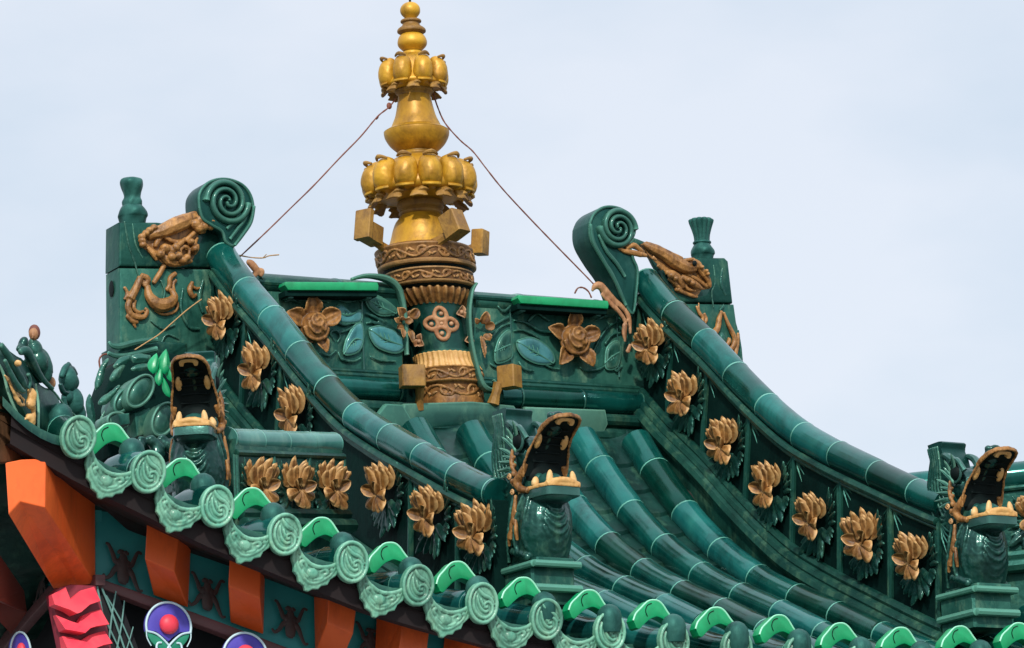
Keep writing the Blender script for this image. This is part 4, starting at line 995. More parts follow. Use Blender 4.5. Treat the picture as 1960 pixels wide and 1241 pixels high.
for st in [[(0, 322, 10), (50, 350, 16), (100, 360, 20), (150, 372, 20), (195, 378, 12)], [(60, 330, 14), (110, 310, 18), (140, 330, 16), (180, 355, 10)], [(0, 300, 8), (30, 318, 8)], [(235, 392, 14), (262, 408, 8)]]:
    stroke(mb, [z5(*p) for p in st], Y=PY-.045, flat=.9, lift=.5)
fuse(mb.build('dragon_tail', 'copper', pr, sharp=60), .0020, 0, .0008, 70)
mb = MB(); slabpoly(mb, [z5(*p) for p in [(180, 290), (430, 395), (520, 395), (630, 590), (540, 665), (380, 620), (250, 440)]], PY-.001, .02, n=2, bev=.006); mb.build('backing', 'jade_dark', pr)
mb = MB(); slabpoly(mb, [z5(*p) for p in [(120, 258), (190, 285), (430, 392), (440, 420), (200, 330), (130, 300)]], PY+.03, .05, n=2, bev=.006); mb.build('crest', 'jade_relief', pr)
mb = MB()
for st in [[(525, 712, 8), (545, 760, 14), (565, 790, 14), (560, 830, 18), (590, 865, 22), (630, 890, 26), (660, 860, 22), (672, 800, 20), (690, 745, 10)], [(575, 760, 10), (590, 800, 12), (570, 840, 12)], [(705, 755, 10), (728, 820, 14), (755, 880, 18), (775, 930, 18), (760, 985, 18), (715, 1010, 14), (690, 1000, 8)], [(720, 980, 14), (740, 940, 16), (735, 920, 8)], [(800, 890, 10), (795, 960, 14), (780, 1040, 14), (785, 1100, 6)], [(660, 985, 8), (700, 1020, 10), (715, 1040, 6)], [(728, 1045, 9), (735, 1070, 8)], [(540, 690, 5), (545, 740, 6)]]:
    stroke(mb, [z5(*p) for p in st], Y=PY, flat=.9, lift=.5)
fuse(mb.build('dragon_limb', 'copper', pr, sharp=60), .0020, 0, .0008, 70)
mb = MB(); mb.ball(at(*z5(695, 930), Y=PY-.012), (.014, 0, 0), (0, .012, 0), (0, 0, .026)); stroke(mb, [z5(*p) for p in [(680, 740, 8), (700, 715, 10), (705, 700, 5)]], Y=PY)
stroke(mb, [z5(*p) for p in [(640, 440, 3), (650, 560, 6), (628, 620, 7), (640, 720, 5)]], Y=PY, lift=.1); stroke(mb, [z5(*p) for p in [(700, 460, 6), (690, 560, 14), (720, 640, 8)]], Y=PY, lift=-.2)
stroke(mb, [z5(*p) for p in [(800, 870, 8), (815, 1000, 12), (835, 1180, 8)]], Y=PY+.02)
fuse(mb.build('drapery_relief', 'jade_slab', pr, sharp=60), .0020, 0, .0008, 70)
mb = MB(); slabpoly(mb, [(1413, 740), (1450, 742), (1462, 750), (1465, 790), (1455, 960), (1300, 960), (1330, 780), (1400, 760)], .12, .1, n=0, bev=.01); mb.build('foot', 'wall_mid', pr)

def scroll(name, label, outline, cpx, turns, r0, side, Y=-.175, th=.10, group=None):
    P0 = at(*cpx, Y=Y)
    root = thing(name, label, 'ridge ornament', P0-V((0, -.05, .12)))
    mb = MB(); slabpoly(mb, outline, Y, th, n=5, bev=.010); mb.build('plate', 'jade_scroll', root)
    mb = MB(); c = cat(list(outline)+[outline[0]], 5)
    cx = sum(p[0] for p in outline)/len(outline); cy = sum(p[1] for p in outline)/len(outline)
    P = [at(a+(cpx[0]-a)*.05, b+(cpx[1]-b)*.05, Y=Y-.001) for a, b in c]
    mb.sweep(P, .0055, seg=8, up=(0, -1, 0), cap=False, flat=1.0); mb.build('rim', 'jade_relief', root)
    mb = MB()
    for ph, q in ((0, .0125), (pi, .0125)):
        P = []; R_ = []
        n = 70
        for i in range(n+1):
            t = i/n; a = ph+side*(turns*.72)*2*pi*t; r = r0*(1-t)**.85*PX+.004
            P.append(P0+V((r*cos(a), -.004-.012*(t), r*sin(a)*1.02))); R_.append(q*(1-.55*t))
        mb.sweep(P, R_, seg=10, up=(0, -1, 0), flat=1.5)
    mb.build('spiral', 'jade_relief', root, sharp=60)
    return root
sl_ = scroll('scroll_ornament', 'dark green spiral scroll above the left dragon head', [(379, 400), (379, 372), (392, 352), (414, 342), (440, 342), (466, 353), (482, 374), (487, 402), (480, 430), (466, 452), (448, 474), (432, 466), (424, 446), (402, 432), (386, 420)], (433, 388), 1.9, 40, -1)
mb = MB(); stroke(mb, [(486, 395, 3.2), (480, 425, 3.6), (464, 450, 3.6), (449, 470, 3)], Y=-.18); stroke(mb, [(474, 395, 3), (468, 420, 3.4), (452, 442, 3.4), (440, 458, 3)], Y=-.18); stroke(mb, [(458, 408, 3), (448, 425, 3.6), (434, 438, 3)], Y=-.18)
mb.build('tail_rib', 'jade_relief', sl_)
sr_ = scroll('scroll_ornament', 'dark green spiral scroll with a long curved neck beside the right dragon head', [(1126, 428), (1134, 410), (1150, 397), (1170, 394), (1192, 400), (1208, 414), (1216, 436), (1214, 452), (1204, 466), (1208, 480), (1214, 500), (1222, 522), (1220, 565), (1212, 608), (1190, 575), (1172, 530), (1150, 498), (1132, 468), (1126, 448)], (1180, 438), 2.0, 37, 1, th=.115)
mb = MB(); stroke(mb, [(1130, 430, 3), (1136, 465, 4), (1155, 500, 4), (1178, 540, 4), (1198, 585, 3)], Y=-.18); stroke(mb, [(1146, 450, 3), (1160, 480, 4), (1180, 505, 4), (1196, 530, 3)], Y=-.18)
mb.build('tail_rib', 'jade_relief', sr_)

# knobs standing on the two pillars
def knob(label, base, prof, mod, mat_):
    b = at(*base, Y=-.08); root = thing('pillar_knob', label, 'knob', b)
    for nm, pr_, md in prof:
        mb = MB(); mb.lathe([(z*PX, r*PX) for z, r in cat(pr_, 3)], lambda z: (0, 0), 120, mod=md); mb.build(nm, mat_, root, local=True, sharp=50)
    return root
lump = lambda t, j: 1+.05*cos(2*t+j*.3)+.03*cos(5*t-j*.5)
kb = knob('rounded dark green knob standing on the left dragon pillar', (254, 419), [('bulb', [(-14, 22), (0, 25), (5, 27), (14, 26), (22, 22), (25, 18)], lump), ('stem', [(22, 17), (32, 18), (40, 15), (50, 17), (60, 21), (68, 22.5), (75, 19), (78, 10), (79, 1)], lump)], None, 'wall_knob')
kb2 = knob('dark green knob with a fluted flaring top standing on the right dragon pillar', (1345, 491), [('bulb', [(-14, 19), (0, 21), (4, 23), (12, 23), (20, 19), (26, 15)], lump), ('ring', [(24, 15), (26, 18), (29, 18), (31, 15)], None), ('fluted_top', [(29, 15), (42, 16), (58, 20), (70, 23.5), (74, 22.5), (76, 17), (74, 5)], lambda t, j: 1+(.20*abs(cos(t*5.5))-.12)*min(1, .3+j*.08))], None, 'wall_knob')

# ------------------------------------------------------------------ beasts (local: x to the side, -y forward, z up)
def beast(label, loc, rz):
    root = thing('roof_beast', label, 'roof beast', loc, rz, 'roof beasts with open jaws'); root.scale = (.86,)*3
    B = lambda mb, nm, m, **k: mb.build(nm, m, root, local=True, **k)
    F = lambda o, *a: fuse(o, *a)
    W = lambda l, f, z: V((l, -f, z))
    mb = MB(); mb.box((0, .03, .045), (.085, 0, 0), (0, .10, 0), (0, 0, .065), bev=.008)
    mb.box((0, .01, .122), (.075, 0, 0), (0, .10, 0), (0, 0, .014), bev=.006)
    B(mb, 'plinth', 'wall_slab')
    mb = MB()
    for zz, r in ((.112, .012), (.030, .014)):
        for sg in (-1, 1): mb.sweep([V((sg*.09, -.09, zz)), V((sg*.09, .13, zz))], r, seg=8)
        mb.sweep([V((-.09, -.095, zz)), V((.09, -.095, zz))], r, seg=8)
    B(mb, 'plinth_moulding', 'jade_relief')
    mb = MB(); c = cat([(0, .13, .082), (.012, .18, .092), (.028, .24, .095), (.022, .31, .085), (.0, .37, .068), (-.01, .43, .06)], 4)
    mb.sweep([W(0, f, z) for f, z, r in c], [r for f, z, r in c], seg=24, flat=.92, up=(0, -1, 0))
    mb.box(W(0, -.09, .27), (.060, 0, 0), (0, .06, 0), (0, 0, .155), bev=.02)
    for i in range(9):
        z0 = .350-.022*i; h = .030+.005*i; wd = .034+.0035*i
        P = []
        for j in range(13):
            t = -1+j/6; l = t*wd; z = z0-h*(1-abs(t)**2.4); 
            fr = interp([(c_[1], c_[0]+c_[2]*.92) for c_ in c], z); rr = interp([(c_[1], c_[2]) for c_ in c], z)
            f = fr-(rr*.92)*(1-sqrt(max(0, 1-(l/rr)**2)))
            P.append(W(l, f+.001, z))
        mb.sweep(P, [.004+.0045*(1-abs(-1+j/6)) for j in range(13)], seg=6, up=(0, -1, 0))
    for sg in (-1, 1):
        for pts in ([(.075, .03, .36), (.094, .01, .30), (.100, -.01, .22), (.090, -.005, .16), (.070, .03, .145)], [(.070, .05, .35), (.088, .05, .29), (.094, .035, .22), (.082, .04, .17)], [(.068, -.04, .38), (.085, -.05, .30), (.088, -.07, .20), (.08, -.08, .14)]):
            cc = cat(pts, 5); mb.sweep([W(sg*l, f, z) for l, f, z in cc], .007, seg=7)
        for i in range(6): mb.ball(W(sg*(.092-.002*i), -.03+.014*i, .17-.006*i), .013)
    F(B(mb, 'chest', 'jade_relief', sharp=60), .004, 1, .002, 35)
    for sg in (-1, 1):      # tan strands down the neck
        mb = MB()
        for pts in ([(.098, .0, .355, .006), (.104, .0, .31, .009), (.106, -.015, .26, .010), (.106, -.03, .21, .009)], [(.106, .006, .27, .006), (.110, .012, .235, .008), (.106, .010, .20, .006)], [(.106, -.02, .25, .006), (.108, -.035, .22, .008), (.104, -.045, .19, .005)], [(.104, .01, .30, .004), (.108, -.005, .28, .008), (.108, .004, .25, .005)]):
            cc = cat(pts, 4); mb.sweep([W(sg*(l-.006), f, z) for l, f, z, r in cc], [r for *_, r in cc], seg=7)
        F(B(mb, 'strand', 'ochre', sharp=60), .003)
    # crest slab behind the head
    side_ = cat([(-.185, .675), (-.10, .675), (-.103, .645), (-.085, .61), (-.070, .55), (-.045, .48), (-.035, .42), (-.060, .375), (-.11, .355), (-.16, .385), (-.195, .45), (-.205, .52), (-.19, .58), (-.175, .63), (-.185, .675)], 4)[:-1]
    mb = MB(); mb.prism([(-f, z) for f, z in side_], (-.055, 0, 0), (0, 1, 0), (0, 0, 1), (1, 0, 0), .11, bev=.010)
    B(mb, 'crest', 'jade_scroll')
    mb = MB()
    for sg in (-1, 1):
        for k in range(5):
            o = k*.024
            pts = [(-.178+o*.55, .66), (-.165+o*.5, .60), (-.190+o*.75, .52), (-.182+o*.85, .45), (-.150+o*.75, .39+o*.35), (-.10+o*.2, .375+o*.6), (-.062-o*.1, .41+o*.7)]
            cc = cat(pts, 5); mb.sweep([W(sg*.056, f, z) for f, z in cc], .0075-.0006*k, seg=7, up=(sg, 0, 0), flat=.9)
    F(B(mb, 'crest_rib', 'jade_slab', sharp=60), .003, 1)
    # skull and upper jaw
    J0, J1 = V((0, -.035, .415)), V((0, -.195, .612)); D = (J1-J0).normalized(); Nn = V((0, D.z, -D.y))*-1   # towards the mouth
    if Nn.y > 0: Nn = -Nn
    LJ = (J1-J0).length
    def wid(t): return interp([(0, .080), (.12, .084), (.3, .078), (.5, .068), (.7, .064), (.84, .060), (.93, .048), (.98, .030), (1, .0)], t)
    def bend(t): return .030*sin(pi*min(1, t*1.0))-.03*t*t
    mb = MB()
    def shell(u, v):
        t = u; a = pi*v; w_ = max(.002, wid(t)); dp = .065*(sin(pi*min(.97, .12+.80*t)))**.7
        return J0+D*(LJ*t)+V((cos(a)*w_*1.04, 0, 0))-Nn*(sin(a)*dp+bend(t)-.012)
    mb.grid(shell, 20, 15)
    mb.ball((0, .012, .43), (.05, 0, 0), (0, .05, 0), (0, 0, .05)); mb.sweep([J0-Nn*.062+D*.02, J0-Nn*.062+D*.08, J1-D*.07-Nn*.052], [.020, .022, .014], seg=10); mb.ball(J1-D*.07-Nn*.038, (.040, 0, 0), D*.05, Nn*.020)
    for sg in (-1, 1): mb.ball(J1-D*.045+V((sg*.024, 0, 0))-Nn*.046, .013)
    mb.ball((0, .035, .50), (.062, 0, 0), (0, .06, 0), (0, 0, .070)); mb.ball((0, .035, .42), (.060, 0, 0), (0, .05, 0), (0, 0, .06))
    F(B(mb, 'upper_jaw', 'jade_dark', sharp=60), .004, 2, .003, 35)
    mb = MB()
    def dish(u, v):
        t = u; q = 2*v-1; w_ = max(.001, wid(t))
        return J0+D*(LJ*t)+V((q*w_, 0, 0))-Nn*(.020*(1-q*q)*sin(pi*min(1, t+.05))+bend(t))
    mb.grid(dish, 20, 11); mb.ball((0, -.02, .42), (.062, 0, 0), (0, .03, 0), (0, 0, .045))
    for t_ in (.2, .32, .44, .56, .68):
        w_ = wid(t_)*.62; mb.sweep([J0+D*(LJ*(t_-.03*(1-q*q)))+V((q*w_, 0, 0))-Nn*(.020*(1-q*q)*sin(pi*min(1, t_+.05))+bend(t_)-.002) for q in [-1+i/6 for i in range(13)]], .0035, seg=6)
    B(mb, 'palate', 'black')
    mb = MB(); P = []
    for i in range(41):
        s_ = -1+i/20; t = 1-abs(s_)**1.6 if abs(s_) > 0 else 1
        t = 1-abs(s_)**1.9
        w_ = wid(t) if t < .999 else 0
        P.append(J0+D*(LJ*t)+V(((1 if s_ > 0 else -1)*w_*1.03, 0, 0))-Nn*bend(t)+Nn*.002)
    mb.sweep(P, .0048, seg=8, up=tuple(Nn)); P2 = [p-Nn*.007+D*.002 for p in P[8:33]]; mb.sweep(P2, .0058, seg=8, up=tuple(Nn))
    for sg in (-1, 1):      # fleshy cheeks joining both jaws
        cc = cat([(.074, -.045, .455, .009), (.082, -.03, .43, .012), (.088, -.005, .40, .014), (.084, -.02, .375, .013), (.078, -.06, .362, .011)], 5)
        mb.sweep([V((sg*l, y, z)) for l, y, z, r in cc], [r for *_, r in cc], seg=9)
        for l, y, z, r in ((.088, .01, .43, .011), (.092, .015, .405, .010), (.082, .02, .46, .010), (.078, .028, .49, .009)): mb.ball((sg*l, y, z), r)
        cc = cat([(.080, .0, .42, .006), (.088, .02, .455, .008), (.080, .032, .50, .007), (.07, .035, .53, .004)], 4); mb.sweep([V((sg*l, y, z)) for l, y, z, r in cc], [r for *_, r in cc], seg=8)
    F(B(mb, 'lip', 'ochre', sharp=60), .0028, 1, .002, 45)
    def onp(l, t, h=.004): q = l/max(.01, wid(t)); return J0+D*(LJ*t)+V((l, 0, 0))-Nn*(.020*(1-q*q)*sin(pi*min(1, t+.05))+bend(t))+Nn*h
    mb = MB()
    P = [(-.032, .83), (-.034, .89), (-.022, .935), (0, .945), (.022, .935), (.034, .89), (.032, .83), (.020, .825), (.015, .87), (0, .882), (-.015, .87), (-.020, .825)]
    ctr = onp(0, .88, .0)
    mb.prism([(l, (t-.88)*LJ) for l, t in cat(P+[P[0]], 3)[:-1]], ctr-Nn*.006, (1, 0, 0), D, Nn, .018, bev=.004)
    B(mb, 'front_teeth', 'tooth')
    for sg in (-1, 1):
        mb = MB(); mb.ball(onp(sg*.052, .48, .006), (.0125, 0, 0), D*.028, Nn*.011); B(mb, 'side_tooth', 'tooth')
        mb = MB(); mb.ball((sg*.060, .012, .545), (.022, 0, 0), (0, .030, 0), (0, 0, .030)); 
        B(mb, 'eye', 'black')
        mb = MB(); ring = [V((sg*.066+sg*.006*0, .012+.032*cos(a), .545+.034*sin(a))) for a in [2*pi*i/20 for i in range(21)]]
        mb.sweep(ring, .0055, seg=7, cap=False); cc = cat([(.060, -.035, .545), (.070, -.01, .585), (.064, .03, .592), (.05, .055, .57)], 4); mb.sweep([V((sg*a, b, c_)) for a, b, c_ in cc], .010, seg=8)
        cc = cat([(.045, .02, .575, .016), (.055, .06, .61, .014), (.05, .10, .625, .009), (.045, .13, .615, .003)], 4); mb.sweep([V((sg*a, b, c_)) for a, b, c_, r in cc], [r for *_, r in cc], seg=8)
        B(mb, 'eye_ring', 'jade_dark')
    for sg in (-1, 1):
        mb = MB()
        for i in range(9):
            a_ = radians(-60+22*i); o_ = V((sg*.070, .030+.012*sin(i*2.1), .445+.012*i))
            d_ = V((sg*.25, cos(a_)*.9, sin(a_)*.6+.35)).normalized(); n_ = V((sg, 0, 0))
            mb.petal(o_, d_, d_.cross(n_), n_, .060+.012*(i % 3), .020, cup=-.3, curl=.5, th=.4, rib=.05, nu=8, nv=7)
        B(mb, 'mane', 'jade_slab', sharp=60)
        mb = MB()
        for cx, cz, r_ in ((.020, .400, .013), (.045, .425, .011), (.03, .37, .010)):
            c_ = [V((sg*(.084+.004*k/12), cx+r_*(1-k/18)*cos(k*.75), cz+r_*(1-k/18)*sin(k*.75))) for k in range(14)]
            mb.sweep(c_, [.0045*(1-k/20) for k in range(14)], seg=7)
        B(mb, 'whisker_curl', 'copper', sharp=60)
    # tongue, lower jaw, teeth
    mb = MB(); mb.ball((0, -.065, .395), (.042, 0, 0), (0, .060, 0), (0, 0, .030)); mb.ball((-.022, -.04, .41), (.02, 0, 0), (0, .02, 0), (0, 0, .018)); mb.ball((.022, -.045, .41), (.02, 0, 0), (0, .02, 0), (0, 0, .018)); mb.ball((0, -.10, .39), (.026, 0, 0), (0, .03, 0), (0, 0, .020))
    B(mb, 'tongue', 'wall_knob')
    jaw = [(-.062, .03), (-.076, -.02), (-.074, -.10), (-.066, -.148), (-.048, -.165), (.048, -.165), (.066, -.148), (.074, -.10), (.076, -.02), (.062, .03)]
    mb = MB(); mb.prism(cat(jaw+[jaw[0]], 3)[:-1], (0, 0, .335), (1, 0, 0), (0, 1, 0), (0, 0, 1), .030, bev=.003)
    mb.ball((0, -.07, .335), (.068, 0, 0), (0, .085, 0), (0, 0, .022)); B(mb, 'lower_jaw', 'jade_dark')
    mb = MB(); j2 = [(x*1.03, y*1.02) for x, y in jaw]; mb.prism(cat(j2+[j2[0]], 3)[:-1], (0, 0, .363), (1, 0, 0), (0, 1, 0), (0, 0, 1), .014, bev=.006)
    mb.sweep([V(p) for p in cat([(-.062, -.150, .372), (-.03, -.160, .380), (0, -.162, .384), (.03, -.160, .380), (.062, -.150, .372)], 4)], .012, seg=10)
    F(B(mb, 'jaw_rim', 'tooth', sharp=50), .003, 1)
    for l, f, h, r in ((-.048, .145, .044, .012), (.048, .145, .044, .012), (-.068, .085, .030, .013), (.068, .085, .030, .013), (-.014, .158, .020, .009), (.014, .158, .020, .009)):
        mb = MB(); cc = [(0, 1), (.35, 1.05), (.7, .85), (.92, .5), (1, .12)]
        mb.sweep([W(l*(1-.1*t), f, .376+h*t) for t, q in cc], [r*q for t, q in cc], seg=9, flat=.8); B(mb, 'fang', 'tooth', sharp=60)
    return root
b0 = V((LX+.085, -2.11, at(1050, 1152, Y=-2.11).z))
beast('dark green beast with gaping tan jaws between the left descending ridge and the tile rows', b0, radians(4))
b1 = V((RX+.03, -2.04, at(1868, 1196, Y=-2.04).z))
bb = bpy.data.objects[[o.name for o in bpy.data.objects if o.name.startswith('roof_beast')][0]]
dup(bb, b1, radians(3), 'dark green beast with gaping tan jaws at the end of the right descending ridge', 'roof beasts with open jaws')
hp = HA.lerp(HB, tL+.012); pb = at(383, 958, pl=(HA-hn*.0, hn))
hb_ = dup(bb, (pb.x, pb.y, pb.z-.115), radians(-32), 'dark green beast facing forward with black gaping mouth, on the left hip ridge', 'roof beasts with open jaws'); hb_.scale = (.80, .84, .84)

# ------------------------------------------------------------------ carved cloud cluster under the left pillar
CY = -.32
cl = thing('cloud_cluster', 'mass of carved dark green cloud and leaf forms below the left dragon pillar', 'carving', at(260, 850, Y=CY))
def zb(x, y, r=None):
    q = (160+x/5.17, 640+y/5.17); return q if r is None else (*q, r/5.17)
mb = MB(); slabpoly(mb, [(225, 695), (260, 680), (330, 675), (350, 700), (350, 800), (330, 880), (225, 880), (205, 850), (196, 800), (198, 765), (208, 730)], CY+.04, .12, n=3, bev=.01); mb.build('core', 'wall_dark', cl)
for st in [[(255, 230, 14), (190, 330, 34), (150, 470, 40), (115, 560, 14)], [(390, 300, 30), (320, 400, 44), (265, 460, 22)], [(370, 490, 12), (290, 580, 30), (200, 660, 44), (140, 690, 20)], [(60, 590, 16), (60, 700, 44), (80, 850, 40), (90, 950, 14)], [(215, 740, 8), (185, 810, 16), (150, 870, 8)], [(470, 230, 30), (380, 270, 44), (300, 330, 24)], [(430, 520, 20), (360, 600, 50), (340, 740, 20)], [(660, 240, 34), (560, 240, 50), (480, 250, 40)], [(660, 320, 30), (560, 330, 40), (470, 350, 20)]]:
    mb = MB(); c = cat([zb(*p) for p in st], 5); P = [at(a, b, Y=CY-.05) for a, b, r in c]
    mb.sweep(P, [max(.002, r*PX) for *_, r in c], seg=14, up=(0, -1, 0), flat=.40)
    rr_m = max(r for *_, r in c)*PX*.42; mb.sweep([p+V((0, -rr_m, 0)) for p in P[2:-2]], .0038, seg=6, up=(0, -1, 0)); fuse(mb.build('cloud_leaf', 'jade_slab', cl, sharp=60), .004, 1, .0015, 30)
def disc(cx, cy, rx, ry, rot, Y, m='jade_slab', par=cl, nm='cloud_disc'):
    c = at(cx, cy, Y=Y); a = radians(rot); ex = V((cos(a), 0, sin(a))); ey = V((-sin(a), 0, cos(a)))
    mb = MB(); pts = [(rx*PX*cos(2*pi*i/36), ry*PX*sin(2*pi*i/36)) for i in range(36)]
    mb.prism(pts, c+V((0, .10, 0)), ex, ey, (0, -1, 0), .10, bev=.005)
    mb.sweep([c+ex*(x*.90)+ey*(y*.90)+V((0, -.003, 0)) for x, y in pts+[pts[0]]], .005, seg=7, cap=False, up=(0, -1, 0))
    mb.ball(c+V((0, .003, 0)), ex*rx*PX*.75, V((0, .012, 0)), ey*ry*PX*.75)
    return mb.build(nm, m, par, sharp=50)
disc(268, 749, 22, 38, -38, CY-.13); disc(313, 803, 22, 36, -28, CY-.17); disc(234, 768, 14, 26, -30, CY-.09, 'jade_relief'); disc(225, 806, 22, 16, 0, CY-.12, 'jade_slab')
mb = MB(); slabpoly(mb, [(257, 790), (288, 779), (296, 800), (292, 830), (262, 836)], CY-.11, .1, bev=.008); mb.build('cloud_block', 'wall_slab', cl)
mb = MB(); slabpoly(mb, [(226, 792), (249, 790), (250, 812), (232, 815)], CY-.20, .06, bev=.008); mb.build('cloud_block', 'wall_slab', cl)
mb = MB()
for st in [[(283, 840, 9), (300, 862, 14), (296, 890, 12), (280, 910, 10)], [(305, 838, 8), (325, 858, 12), (345, 880, 12), (350, 905, 8)], [(318, 850, 6), (340, 840, 8), (352, 850, 6)], [(270, 838, 8), (268, 870, 10), (275, 900, 8)], [(330, 890, 8), (322, 915, 10), (340, 930, 8)]]:
    stroke(mb, st, Y=CY-.35, flat=.8)
fuse(mb.build('drapery', 'jade_relief', cl, sharp=60), .004, 2, .004, 30)
lf = thing('green_leaf_cluster', 'bright emerald leaf shapes tucked between cloud carving and hip beast', 'carving', at(310, 760, Y=CY-.3))
for (x, y, a, L, W_) in ((300, 676, -165, 42, 22), (318, 668, -172, 50, 24), (323, 690, 170, 44, 20), (308, 700, -170, 40, 16), (312, 722, 165, 40, 14)):
    c = at(x, y, Y=CY-.26); t = radians(a); mb = MB()
    mb.petal(c, V((sin(t), -.15, cos(t))), V((cos(t), 0, -sin(t))), (0, -1, 0), L*PX, W_*PX, cup=-.3, curl=-.3, th=.45, rib=.04, tip=.5); mb.build('leaf', 'emerald', lf, sharp=60)

# ------------------------------------------------------------------ left corner: upturned ridge end and figures
def za(x, y, r=None):
    q = (x/4.138, 600+y/4.138); return q if r is None else (*q, r/4.138)
KP = HA.lerp(HB, .90)                          # plane of the hip
def slabh(mb, pix, off, th, n=3, bev=.01):
    P = [at(a, b, pl=(HA+hn*off, hn)) for a, b in (cat(list(pix)+[pix[0]], n)[:-1] if n else pix)]
    o = P[0]; ex = V((hd.x, hd.y, 0))
    mb.prism([((p-o).dot(ex), p.z-o.z) for p in P], o-hn*th, ex, (0, 0, 1), hn, th, bev=bev)
def strokeh(mb, pts, off, flat=.8, lift_=.3, n=5):
    c = cat(pts, n)
    mb.sweep([at(a, b, pl=(HA+hn*off, hn))+hn*(r*PX*lift_) for a, b, r in c], [max(.001, r*PX) for *_, r in c], seg=9, up=tuple(hn), flat=flat)
ce = thing('corner_ridge_end', 'upswept dark green end of the left hip ridge with pale rim and tan relief', 'ridge end', at(80, 860, pl=(HA, hn)))
mb = MB(); slabh(mb, [za(*p) for p in [(-200, 60), (0, 210), (60, 270), (140, 330), (200, 370), (330, 560), (440, 610), (500, 760), (500, 900), (480, 1000), (400, 990), (320, 960), (305, 1080), (255, 900), (150, 700), (40, 480), (-100, 350)]], .02, .12, n=3); mb.build('horn', 'jade_relief', ce, sharp=40)
mb = MB()
strokeh(mb, [za(*p) for p in [(-60, 330, 9), (20, 470, 11), (60, 620, 12), (120, 770, 12), (200, 920, 12), (270, 1020, 11), (300, 1080, 7)]], .025)
strokeh(mb, [za(*p) for p in [(280, 560, 8), (300, 720, 11), (300, 880, 11), (302, 1060, 9)]], .025)
mb.build('pale_rim', 'celadon', ce, sharp=60)
mb = MB()
strokeh(mb, [za(*p) for p in [(190, 370, 10), (300, 500, 16), (400, 600, 12), (440, 640, 8), (500, 720, 10), (580, 800, 9), (680, 880, 7), (740, 960, 6)]], .045)
strokeh(mb, [za(*p) for p in [(0, 250, 22), (60, 350, 30), (130, 470, 30), (180, 560, 28), (200, 600, 14)]], .05)
strokeh(mb, [za(*p) for p in [(30, 370, 16), (90, 500, 22), (150, 600, 24), (190, 620, 14)]], .06)
strokeh(mb, [za(*p) for p in [(150, 310, 20), (200, 300, 34), (250, 380, 28), (330, 520, 22), (420, 600, 12)]], .055)
strokeh(mb, [za(*p) for p in [(215, 480, 18), (235, 540, 16), (225, 600, 10)]], .055)
fuse(mb.build('scroll_relief', 'jade_slab', ce, sharp=60), .0032, 1, .001, 30)
mb = MB()
for st in [[(30, 490, 8), (70, 540, 12), (110, 640, 16), (150, 710, 16), (200, 730, 8)], [(110, 620, 8), (150, 650, 12), (190, 690, 14)], [(230, 600, 22), (240, 660, 34), (225, 740, 30)], [(215, 800, 24), (235, 860, 30), (255, 930, 20)], [(250, 720, 18), (258, 800, 18), (262, 880, 14)], [(190, 830, 20), (200, 850, 14)]]:
    strokeh(mb, [za(*p) for p in st], .045, flat=.9)
mb.ball(at(*za(147, 395), pl=(HA+hn*.075, hn)), .010, None, None); fuse(mb.build('tan_relief', 'tooth', ce, sharp=60), .004, 2, .004, 40)
def person_fig(name, label, catg, foot, parts, off, m):
    root = thing(name, label, catg, at(*foot, pl=(HA+hn*off, hn)))
    for nm, mm, ell, sts in parts:
        mb = MB()
        for (x, y, rx, ry, rot) in ell:
            a = radians(rot); c = at(x, y, pl=(HA+hn*off, hn)); e1 = V((hd.x, hd.y, 0)); k = 1/.5
            ex = RT*cos(a)+V((0, 0, 1))*sin(a); ey = V((0, 0, 1))*cos(a)-RT*sin(a)
            ex.z = ex.z; mb.ball(c, ex*rx*PX, ex.cross(ey).normalized()*min(rx, ry)*PX*.9, ey*ry*PX, nu=20, nv=14)
        for st in sts: 
            c = cat(st, 5); mb.sweep([at(a, b, pl=(HA+hn*(off), hn))-FW*(.010) for a, b, r in c], [r*PX for *_, r in c], seg=9)
        fuse(mb.build(nm, mm, root, sharp=60), .0024, 1, .0009, 50)
    return root
person_fig('seated_figure', 'small robed figure with a pale face seated on the upswept corner', 'figurine', (88, 745),
    [('body', 'jade_slab', [(66, 672, 13, 18, 0), (82, 700, 15, 28, 10), (70, 690, 18, 20, 10), (62, 656, 6, 8, 0)], [[(54, 672, 6), (60, 690, 8), (76, 705, 7), (90, 722, 5)], [(78, 672, 6), (92, 692, 6), (97, 715, 5)]]),
     ('head', 'ochre_pink', [(65, 640, 7.5, 10, 0)], [[(65, 640, 1.5), (64.5, 643, 2.4)], [(62, 646, 1), (65, 647, 1.2), (68, 646, 1)]]),
     ('hood', 'wire', [(66, 636.5, 9.3, 12.5, 0)], []),
     ('eye', 'black', [(62, 638, 1.4, 1, 0), (68, 638, 1.4, 1, 0)], []),
     ('seat', 'ochre_pink', [(97, 733, 8, 10, 0)], []), ('cloak', 'jade_relief', [(44, 660, 8, 13, -20), (40, 668, 7, 8, 0)], [[(35, 668, 4), (50, 672, 6), (62, 700, 7), (80, 730, 5)]])], .02, None)
for o in bpy.data.objects:
    if o.name == 'head' and o.parent and o.parent.name == 'seated_figure': o.location += -FW*.012+V((0, 0, 0))
    if o.name == 'eye' and o.parent and o.parent.name == 'seated_figure': o.location += -FW*.028
